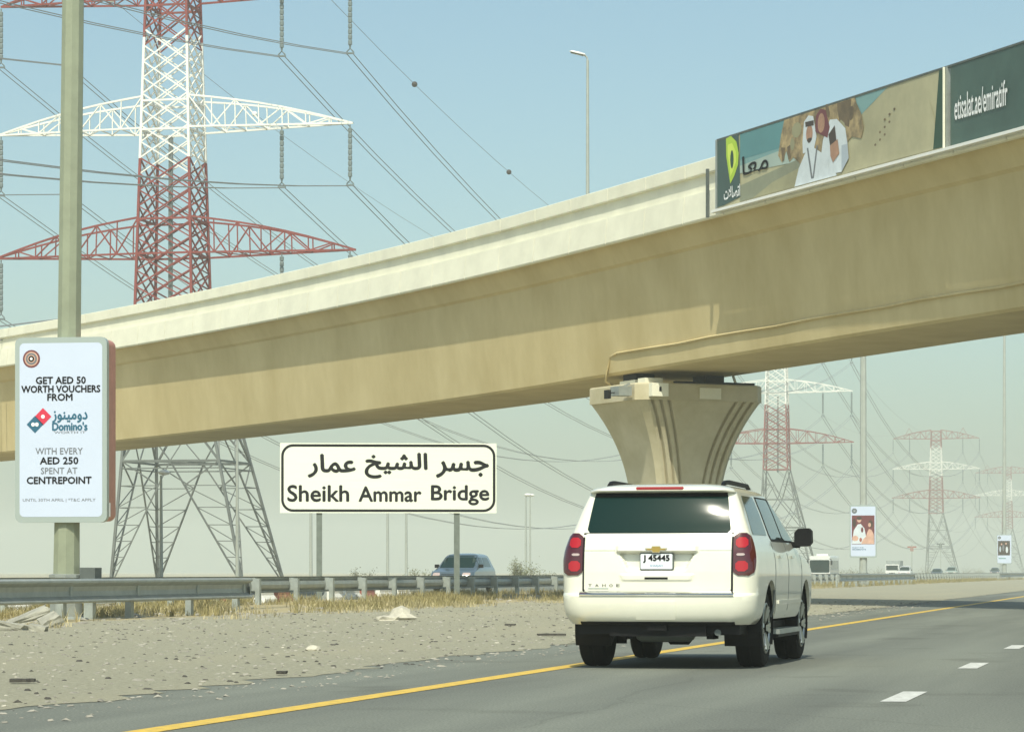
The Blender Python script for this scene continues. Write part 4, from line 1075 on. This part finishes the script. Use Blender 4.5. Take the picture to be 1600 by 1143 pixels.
# ---- simpler passing cars
def simple_car(label, loc, rz, paint, k=(1, 1, 1), kindname='passing_car'):
    t = thing(kindname, label, 'car', loc, rz, 'cars on the opposite carriageway')
    kx, ky, kz = k
    W_ = [(.28, .84), (.36, .90), (.6, .93), (.85, .92), (.98, .88), (1.1, .83), (1.3, .76), (1.48, .68), (1.54, .60), (1.58, .45), (1.60, .2)]
    YR_ = [(.28, .08), (.4, .0), (.7, .0), (.95, .06), (1.02, .14), (1.4, .45), (1.5, .55), (1.56, .8), (1.6, 1.3)]
    YF_ = [(.28, 4.5), (.4, 4.6), (.7, 4.58), (.84, 4.4), (.96, 3.75), (1.02, 3.55), (1.2, 3.2), (1.45, 2.75), (1.54, 2.5), (1.6, 1.9)]
    s_ = lambda tab, a: [(z * kz, v * a) for z, v in tab]
    sk_ = Skin(s_(W_, kx), s_(YR_, ky), s_(YF_, ky), [(0, .25), (1 * kz, .2), (1.6 * kz, .1)], [(0, .35), (1 * kz, .3), (1.6 * kz, .1)])
    lv_ = sorted(set([z * kz for z, _ in W_] + [z * kz for z, _ in YR_] + [z * kz for z, _ in YF_]))
    b = sk_.body('body', lv_, paint, t); cut = []
    r = .34 * (kz + 1) / 2; ya, yb = .9 * ky, 3.72 * ky
    for y in (ya, yb):
        mb = MB(); mb.lathe([(r + .06, -1.4), (r + .06, 1.4)], 24, 'x', (0, y, r)); cut.append(mb.build('cut', M['black']))
    boolean_cut(b, cut)
    for y in (ya, yb):
        for sd in (-1, 1): wheel(t, sd * (.80 * kx), y, r, .2, sd, M['rim'], 5)
    mb = MB(); mb.box(-.72 * kx, .72 * kx, .15, 4.4 * ky, .25 * kz, .6 * kz); mb.build('underbody', M['black'], t)
    patch('windscreen', sk_.front, lambda z: -(.74 * kx - (z - 1.0 * kz) * .16), lambda z: .74 * kx - (z - 1.0 * kz) * .16, 1.0 * kz, 1.50 * kz, .008, M['glass'], t, 10, 6, corner=.03)
    patch('rear_window', sk_.rear, lambda z: -(.70 * kx - (z - 1.0 * kz) * .16), lambda z: .70 * kx - (z - 1.0 * kz) * .16, 1.05 * kz, 1.45 * kz, .008, M['glass'], t, 8, 5, corner=.03)
    for sd in (-1, 1):
        g = lambda y, z, sd=sd: sk_.side(y, z, sd)
        patch('front_side_window', g, 2.15 * ky, lambda z: (3.35 - (z / kz - 1.02) * 1.2) * ky, 1.02 * kz, 1.42 * kz, .006, M['glass_side'], t, 6, 5, corner=.03)
        patch('rear_side_window', g, lambda z: (.75 + (z / kz - 1.02) * .7) * ky, 2.05 * ky, 1.04 * kz, 1.42 * kz, .006, M['glass_side'], t, 6, 5, corner=.03)
        patch('headlight', sk_.front, sd * .48 * kx, sd * .80 * kx, .66 * kz, .80 * kz, .012, M['clear_lamp'], t, 6, 3, corner=.03)
        patch('tail_light', sk_.rear, sd * .5 * kx, sd * .8 * kx, .78 * kz, .93 * kz, .012, M['red_dark'], t, 5, 3)
        mb = MB(); mb.box(*sorted((sd * .86 * kx, sd * 1.04 * kx)), 3.02 * ky, 3.12 * ky, 1.0 * kz, 1.14 * kz); mb.build('door_mirror', M['black'], t)
    gr = patch('grille', sk_.front, -.42 * kx, .42 * kx, .55 * kz, .74 * kz, .012, M['black'], t, 6, 3)
    patch('lower_intake', sk_.front, -.6 * kx, .6 * kx, .32 * kz, .46 * kz, .010, M['black'], t, 8, 3)
    mb = MB(); yy = sk_.front(0, .5 * kz).y; mb.box(-.26, .26, yy + .002, yy + .02, .45 * kz, .56 * kz); mb.build('number_plate', M['plate'], t)
    return t
def on_lane(px, c, z=0):
    D = -c * 4600 / (1849 - px); U, V, _ = cw(c + .228 * D, D); return (U, V, z), D
U, V, _ = cw((712 - 800) / 4600. * 144, 144)
simple_car('pale blue silver car behind the right post of the name sign', (U + .4, V + 2.5, 0), math.pi, M['paint_silver'], (1.16, 1.12, 1.2))
for px, c, pm, kk, lab in ((1417, -42, M['paint_plain'], (1.05, 1.1, 1.2), 'white car beyond the guardrail, right of the distant family poster'),
                           (1466, -42, M['paint_dark'], (1, 1, 1), 'low black car near the foot of the hazy pylon'),
                           (1489, -46, M['paint_green'], (1.1, 1.2, 1.3), 'pale green van just right of the low black car'),
                           (1556, -42, M['paint_dark'], (1.1, 1.1, 1.25), 'dark tall car under the smallest poster at the right edge')):
    loc, D = on_lane(px, c); simple_car(lab, loc, math.pi, pm, kk)

# ---- bus
loc, D = on_lane(1281, -44)
bus = thing('coach', 'white coach with a wide black windscreen to the right of the white car', 'bus', (loc[0], loc[1], 0), math.pi)
# local +y is the coach's front
def bx_(name, x0, x1, y0, y1, z0, z1, m, p, bev=0): mb = MB(); mb.box(x0, x1, y0, y1, z0, z1); return mb.build(name, m, p)
mb = MB(); n_ = rrect(-1.25, 1.25, .38, 2.95, .22, 5); slab(mb, n_, -9.5, 0); mb.build('body', M['paint_plain'], bus, 40)
mb = MB(); slab(mb, rrect(-1.20, 1.20, .95, 2.45, .15, 4), .002, .05); ws = mb.build('windscreen', M['glass'], bus, 40)
mb = MB(); mb.path([(-.6, .06, 1.08), (-.15, .07, 1.8)], .02, 4); mb.path([(.6, .06, 1.08), (.15, .07, 1.8)], .02, 4); mb.build('wiper', M['black'], ws)
for sd in (-1, 1):
    for k in range(6):
        bx_('side_window', *sorted((sd * 1.252, sd * 1.27)), -1.6 - k * 1.45, -.3 - k * 1.45, 1.35, 2.4, M['glass_side'], bus)
    bx_('headlight', *sorted((sd * .75, sd * 1.1)), .003, .04, .62, .82, M['clear_lamp'], bus)
    mb = MB(); mb.path([(sd * 1.2, .0, 2.6), (sd * 1.45, .25, 2.5), (sd * 1.45, .25, 2.2)], .03, 5); mb.box(*sorted((sd * 1.36, sd * 1.56)), .2, .3, 1.85, 2.35); mb.build('mirror', M['black'], bus)
    for y in (-2.2, -7.2): wheel(bus, sd * 1.08, y, .48, .3, sd, M['rim'], 6)
bx_('bumper', -1.24, 1.24, .003, .12, .36, .60, M['paint_plain'], bus)
bx_('number_plate', -.26, .26, .123, .14, .42, .53, M['plate'], bus)
bx_('air_conditioner', -.7, .7, -5, -2.6, 2.952, 3.2, M['paint_plain'], bus)

# ---- lorry far away
loc, D = on_lane(1394, -49)
tr = thing('lorry', 'grey box lorry left of the distant white car beyond the guardrail', 'lorry', (loc[0], loc[1], 0), math.pi)
bx_('cargo_box', -1.2, 1.2, -7, -1.9, .9, 2.9, M['galv'], tr); bx_('chassis', -.5, .5, -7, 0, .55, .85, M['black'], tr)
mb = MB(); slab(mb, rrect(-1.1, 1.1, .5, 2.3, .15, 4), -1.7, 0); cb = mb.build('cab', M['paint_plain'], tr, 40)
bx_('windscreen', -.98, .98, .003, .03, 1.3, 2.1, M['glass'], cb)
for sd in (-1, 1):
    for y in (-.9, -5.8): wheel(tr, sd * .95, y, .45, .26, sd, M['rim'], 5)

# ------------------------------------------------------------------ plastic barriers, rocks, debris
for k, (px, m_, lab) in enumerate(((418, 'white_paint', 'white low barrier below the guardrail left of the name sign'), (437, 'red_block', 'red low barrier left of the name sign'), (522, 'white_paint', 'white low barrier right of the sign left post'), (548, 'white_paint', 'second white low barrier right of the sign left post'),
                                (572, 'red_block', 'red low barrier under the middle of the name sign'), (600, 'white_paint', 'white low barrier under the middle of the name sign'), (628, 'white_paint', 'last white low barrier before the silver car'), (20, 'white_paint', 'white low barrier at the left edge behind the guardrail'), (330, 'red_block', 'red low barrier between the near guardrail posts'))):
    D = 30.5 * 4600 / (1849 - px); U, V, _ = cw(-30.5 + .228 * D, D)
    mb = MB(); pr = [(-.22, 0), (.22, 0), (.2, .12), (.09, .25), (.07, .42), (-.07, .42), (-.09, .25), (-.2, .12)]
    slab(mb, pr, -.9, .9); o = mb.build('road_barrier', M[m_]); o.location = (U, V, -.02)
    tag(o, lab, 'barrier', 'low road barriers beyond the guardrail')

def rock(name, lab, cat, loc, sc, m, seed, rz=0, tilt=(0, 0), group=None, sub=2):
    rnd = random.Random(seed); bm = bmesh.new(); bmesh.ops.create_icosphere(bm, subdivisions=sub, radius=1)
    ph_ = [rnd.uniform(0, 6) for _ in range(6)]
    for v in bm.verts:
        d_ = v.co.normalized(); f_ = 1 + .18 * math.sin(3 * d_.x + ph_[0]) + .15 * math.sin(4 * d_.y + ph_[1]) + .14 * math.sin(5 * d_.z + ph_[2]) + rnd.uniform(-.10, .10)
        v.co = Vector((d_.x * f_ * sc[0], d_.y * f_ * sc[1], max(-.3, d_.z * f_) * sc[2]))
    me = bpy.data.meshes.new(name); bm.to_mesh(me); bm.free(); me.materials.append(m)
    o = bpy.data.objects.new(name, me); COL.objects.link(o); o.location = loc; o.rotation_euler = (tilt[0], tilt[1], rz)
    return tag(o, lab, cat, group)
def at(px, py, z=0):
    D = 4600 * (1 - z) / (py - 893); return cw((px - 800) / 4600 * D, D, z)
x, y, _ = at(628, 968); rock('boulder', 'pale limestone lump at the gravel edge under the name sign', 'rock', (x, y, .05), (.34, .3, .19), M['rock'], 3)
x, y, _ = at(609, 969); rock('boulder', 'flatter pale stone left of the limestone lump', 'rock', (x, y, .02), (.26, .2, .10), M['rock'], 5)
x, y, _ = at(489, 1016); rock('stone', 'small pale stone lying alone on the gravel', 'stone', (x, y, .02), (.09, .08, .06), M['rock'], 6)
def slab_rock(lab, px, py, dims, rz, tx, ty, m, z=.1, seed=1):
    x, y, _ = at(px, py); rnd = random.Random(seed); bm = bmesh.new(); bmesh.ops.create_cube(bm, size=1)
    bmesh.ops.subdivide_edges(bm, edges=bm.edges[:], cuts=2, use_grid_fill=True)
    for v in bm.verts: v.co = Vector((v.co.x * dims[0] * rnd.uniform(.86, 1.1), v.co.y * dims[1] * rnd.uniform(.86, 1.1), v.co.z * dims[2] * rnd.uniform(.8, 1.2)))
    me = bpy.data.meshes.new('broken_slab'); bm.to_mesh(me); bm.free(); me.materials.append(m); o = bpy.data.objects.new('broken_slab', me); COL.objects.link(o)
    o.location = (x, y, z); o.rotation_euler = (tx, ty, rz); return tag(o, lab, 'rubble', 'broken concrete by the nearest pole')
slab_rock('longest broken concrete slab leaning left of the nearest pole', 42, 978, (.85, .4, .12), R(20), R(12), R(-22), M['rubble'], .16, 1)
slab_rock('thin flat slab under the longest one at the left edge', 22, 984, (.6, .4, .10), R(-10), R(-5), R(8), M['rubble'], .07, 2)
slab_rock('short upright chunk beside the foot of the nearest pole', 78, 980, (.38, .34, .15), R(35), R(15), R(-25), M['rubble'], .12, 3)
slab_rock('small grey chunk in front of the broken slabs', 60, 986, (.28, .22, .12), R(5), R(5), R(12), M['rubble'], .05, 4)
for px, py, s_, lab in ((862, 994, .22, 'torn black tyre strip on the gravel left of the white car'), (797, 978, .10, 'short black scrap above the torn tyre strip'), (35, 1068, .11, 'thin dark strip lying on the gravel at lower left'), (440, 1055, .05, 'small dark fragment on the gravel below the sign')):
    x, y, _ = at(px, py); mb = MB(); n = 7; rnd = random.Random(int(px))
    top_ = []; bot_ = []
    for i in range(n):
        t = i / (n - 1) - .5; top_.append((t * 2 * s_, .05 * rnd.uniform(.4, 1.3) + .04, .02 + .05 * rnd.random() * s_)); bot_.append((t * 2 * s_, -.05 * rnd.uniform(.4, 1.3), .012))
    vs = top_ + bot_ + [(a, b, c + .02) for a, b, c in top_] + [(a, b, c + .03) for a, b, c in bot_]
    fs = []
    for i in range(n - 1):
        fs += [(i, i + 1, n + i + 1, n + i), (2 * n + i, 3 * n + i, 3 * n + i + 1, 2 * n + i + 1), (i, 2 * n + i, 2 * n + i + 1, i + 1), (n + i, n + i + 1, 3 * n + i + 1, 3 * n + i)]
    mb.add(vs, fs); o = mb.build('tyre_scrap', M['dark_stone']); o.location = (x, y, 0.005); o.rotation_euler = (0, 0, THETA + rnd.uniform(-.2, .2)); tag(o, lab, 'road debris')

# scattered stones
def scatter_stones(name, N, xr, yr, size, m, seed):
    rnd = random.Random(seed); vs = []; fs = []
    for _ in range(N):
        y = yr[0] + (yr[1] - yr[0]) * rnd.random() ** 1.3; x = rnd.uniform(*xr); s_ = size * (.4 + rnd.random() ** 3 * 2.2)
        a, b, c = s_ * rnd.uniform(.7, 1.4), s_ * rnd.uniform(.7, 1.2), s_ * rnd.uniform(.5, .9); t = rnd.uniform(0, 3.14); k = len(vs)
        co, si = math.cos(t), math.sin(t)
        for dx, dy, dz in ((a, 0, .15 * c), (.1 * a, b, .05 * c), (-a, 0, .3 * c), (-.1 * a, -b, .1 * c), (.55 * a, .25 * b, .62 * c), (-.5 * a, -.1 * b, .75 * c)):
            vs.append((x + dx * co - dy * si, y + dx * si + dy * co, dz))
        fs += [(k, k + 1, k + 4), (k + 1, k + 2, k + 5, k + 4), (k + 2, k + 3, k + 5), (k + 3, k, k + 4, k + 5)]
    o = link_mesh(name, vs, fs, m); o['kind'] = 'stuff'; return o
o = scatter_stones('gravel_stones', 15000, (-21.5, -7.3), (14, 100), .016, M['stone'], 1); tag(o, 'loose grey stones strewn over the gravel shoulder', 'gravel')
o = scatter_stones('dark_gravel_stones', 5500, (-21.0, -8.0), (14, 100), .016, M['dark_stone'], 2); tag(o, 'darker stones dotted over the gravel shoulder', 'gravel')
o = scatter_stones('pale_gravel_stones', 1300, (-21.0, -8.5), (14, 100), .013, M['rock'], 8); tag(o, 'pale limestone chips among the grey gravel', 'gravel')
o = scatter_stones('verge_stones', 2500, (-32, -20), (40, 170), .04, M['stone'], 3); tag(o, 'loose stones among the dry grass', 'gravel')

# dry grass
def grass(name, N, xr, yr, h, m, seed, dens=None):
    rnd = random.Random(seed); vs = []; fs = []
    for _ in range(N):
        y = yr[0] + (yr[1] - yr[0]) * rnd.random(); x = rnd.uniform(*xr)
        if dens and rnd.random() > dens(x, y): continue
        if -24.4 < x < -20.0 and 50 < y < 60 and rnd.random() < .93: continue
        for b in range(rnd.randint(7, 14)):
            t = rnd.uniform(0, 6.28); hh = h * rnd.uniform(.3, 1.15) * (1 + .55 * math.sin(x * 2.1 + y * .9) * math.sin(y * .37 + x)); hh = max(.03, hh); ln = hh * rnd.uniform(.15, 1.1); w = rnd.uniform(.004, .011)
            bx0, by0 = x + rnd.uniform(-.12, .12), y + rnd.uniform(-.12, .12); k = len(vs)
            dx, dy = math.cos(t), math.sin(t)
            vs += [(bx0 - dy * w, by0 + dx * w, -.02), (bx0 + dy * w, by0 - dx * w, -.02), (bx0 + dx * ln * .4 + dy * w * .7, by0 + dy * ln * .4 - dx * w * .7, hh * .6), (bx0 + dx * ln * .4 - dy * w * .7, by0 + dy * ln * .4 + dx * w * .7, hh * .6), (bx0 + dx * ln, by0 + dy * ln, hh)]
            fs += [(k, k + 1, k + 2, k + 3), (k + 3, k + 2, k + 4)]
    o = link_mesh(name, vs, fs, m); o['kind'] = 'stuff'; return o
def dn(x, y):
    v = math.sin(x * 1.3 + 2) * math.sin(y * .55) + math.sin(y * .21 + x) * .8
    return .35 + .6 * v
o = grass('dry_grass', 7500, (-31.5, -20.6), (48, 128), .27, M['dry_grass'], 11, dn); tag(o, 'dry yellow grass growing along the verge below the guardrail', 'dry grass')
o = grass('straw_grass', 3000, (-27.5, -19.4), (48, 140), .20, M['pale_grass'], 12, dn); tag(o, 'paler straw tufts at the front edge of the verge', 'dry grass')
o = grass('distant_grass', 2600, (-31.5, -21.0), (128, 420), .26, M['dry_grass'], 13); tag(o, 'sparse dry tufts along the far verge', 'dry grass')

# shrubs
def shrub(lab, x, y, w, h, seed, N=900):
    rnd = random.Random(seed); t = thing('shrub', lab, 'shrub', (x, y, 0), 0, 'shrubs beyond the road'); mb = MB()
    tips = []
    for k in range(16):
        a = rnd.uniform(0, 6.28); r_ = rnd.uniform(.2, 1) * w / 2; tip = (math.cos(a) * r_, math.sin(a) * r_, h * rnd.uniform(.45, .95) * (1 - .35 * (r_ / (w / 2)) ** 2)); tips.append(tip)
        mb.bar((math.cos(a) * .05, math.sin(a) * .05, -.05), tip, .05, 4, .015)
    mb.build('stems', M['twig'], t); vs = []; fs = []
    for _ in range(N):
        tp = rnd.choice(tips); f_ = rnd.uniform(.35, 1.1); c = Vector((tp[0] * f_, tp[1] * f_, tp[2] * f_)) + Vector([rnd.gauss(0, .13 * w / 2) for _ in range(3)])
        c.z = max(.02, c.z); s_ = rnd.uniform(.03, .07); a = Vector([rnd.gauss(0, 1) for _ in range(3)]).normalized() * s_; b = Vector([rnd.gauss(0, 1) for _ in range(3)]).normalized() * s_; k = len(vs)
        vs += [c - a, c + b, c + a, c - b]; fs.append((k, k + 1, k + 2, k + 3))
    link_mesh('foliage', vs, fs, M['bush'], t); return t
def at_c(px, c): D = -c * 4600 / (1849 - px); U, V, _ = cw(c + .228 * D, D); return U, V
x, y = at_c(812, -52); shrub('dusty rounded shrub behind the guardrail left of the white car', x, y, 3.0, 2.0, 21, 1600)
x, y = at_c(850, -54); shrub('low shrub right of the dusty rounded one, nearly hidden by the white car', x, y, 2.4, 1.2, 22, 700)
for i, (px, c, w, h, lab) in enumerate(((1340, -54, 5, 1.7, 'hazy shrub behind the foot of the family poster pole'), (1445, -60, 8, 2.4, 'hazy bush by the left foot of the third pylon'), (1508, -62, 9, 2.6, 'hazy bush right of the pale green van'), (1530, -66, 7, 2.2, 'faint bush left of the smallest poster'))):
    x, y = at_c(px, c); shrub(lab, x, y, w, h, 30 + i, 700)
places = ['bush behind the white coach', 'bush just right of the white coach', 'bush left of the grey box lorry', 'bush behind the white distant car', 'bush left of the dark tall car',
          'bush at the far right edge of the photo', 'bush below the right half of the name sign', 'bush below the middle of the name sign', 'bush hidden mostly by the left flank of the white car']
for i, (px, c, w, h) in enumerate(((1290, -58, 4, 1.6), (1318, -62, 5, 1.8), (1372, -64, 6, 2.0), (1400, -70, 8, 2.4), (1530, -58, 6, 1.6), (1585, -66, 8, 2.2), (655, -64, 3, 1.3), (560, -66, 3, 1.2), (905, -70, 4, 1.5))):
    x, y = at_c(px, c); t_ = shrub('low hazy scrub ' + places[i], x, y, w, h, 60 + i, 500); t_['group'] = 'hazy scrub in the distance'
# small distant signs on posts
for px, c, h, lab in ((1425, -55, 6.5, 'distant pole with a small red cross plate right of the white car beyond the guardrail'), (1470, -57, 8.0, 'distant thin mast with a flat head between the feet of the third pylon')):
    x, y = at_c(px, c); t = thing('distant_mast', lab, 'mast', (x, y, 0), THETA)
    mb = MB(); mb.lathe([(.12, -.1), (.08, h)], 8); mb.build('shaft', M['pole_far'], t)
    mb = MB(); mb.box(-.9, .9, -.05, .05, h - .6, h - .3); mb.box(-.3, .3, -.04, .04, h - 1.3, h - .62); mb.build('head', M['red_block'] if px < 1450 else M['galv_dark'], t)

# right hand roadside barrier (outside the frame to the right)
sheet('roadside_kerb_strip', 14.5, 18, -60, 800, .003, M['gravel'])

# ------------------------------------------------------------------ haze
hm = bpy.data.materials.new('haze'); hm.use_nodes = True; nt = hm.node_tree; nt.nodes.clear()
ho = nt.nodes.new('ShaderNodeOutputMaterial'); hv = nt.nodes.new('ShaderNodeVolumePrincipled')
hv.inputs['Color'].default_value = (.82, .87, .82, 1); hv.inputs['Density'].default_value = HAZE_DENSITY; hv.inputs['Anisotropy'].default_value = 0
nt.links.new(hv.outputs[0], ho.inputs['Volume'])
mb = MB(); mb.box(-3050, 3050, -650, 3250, -1.1, 52); hz_ = mb.build('haze', hm); hz_['kind'] = 'stuff'
tag(hz_, 'pale dusty desert haze filling the air', 'haze')
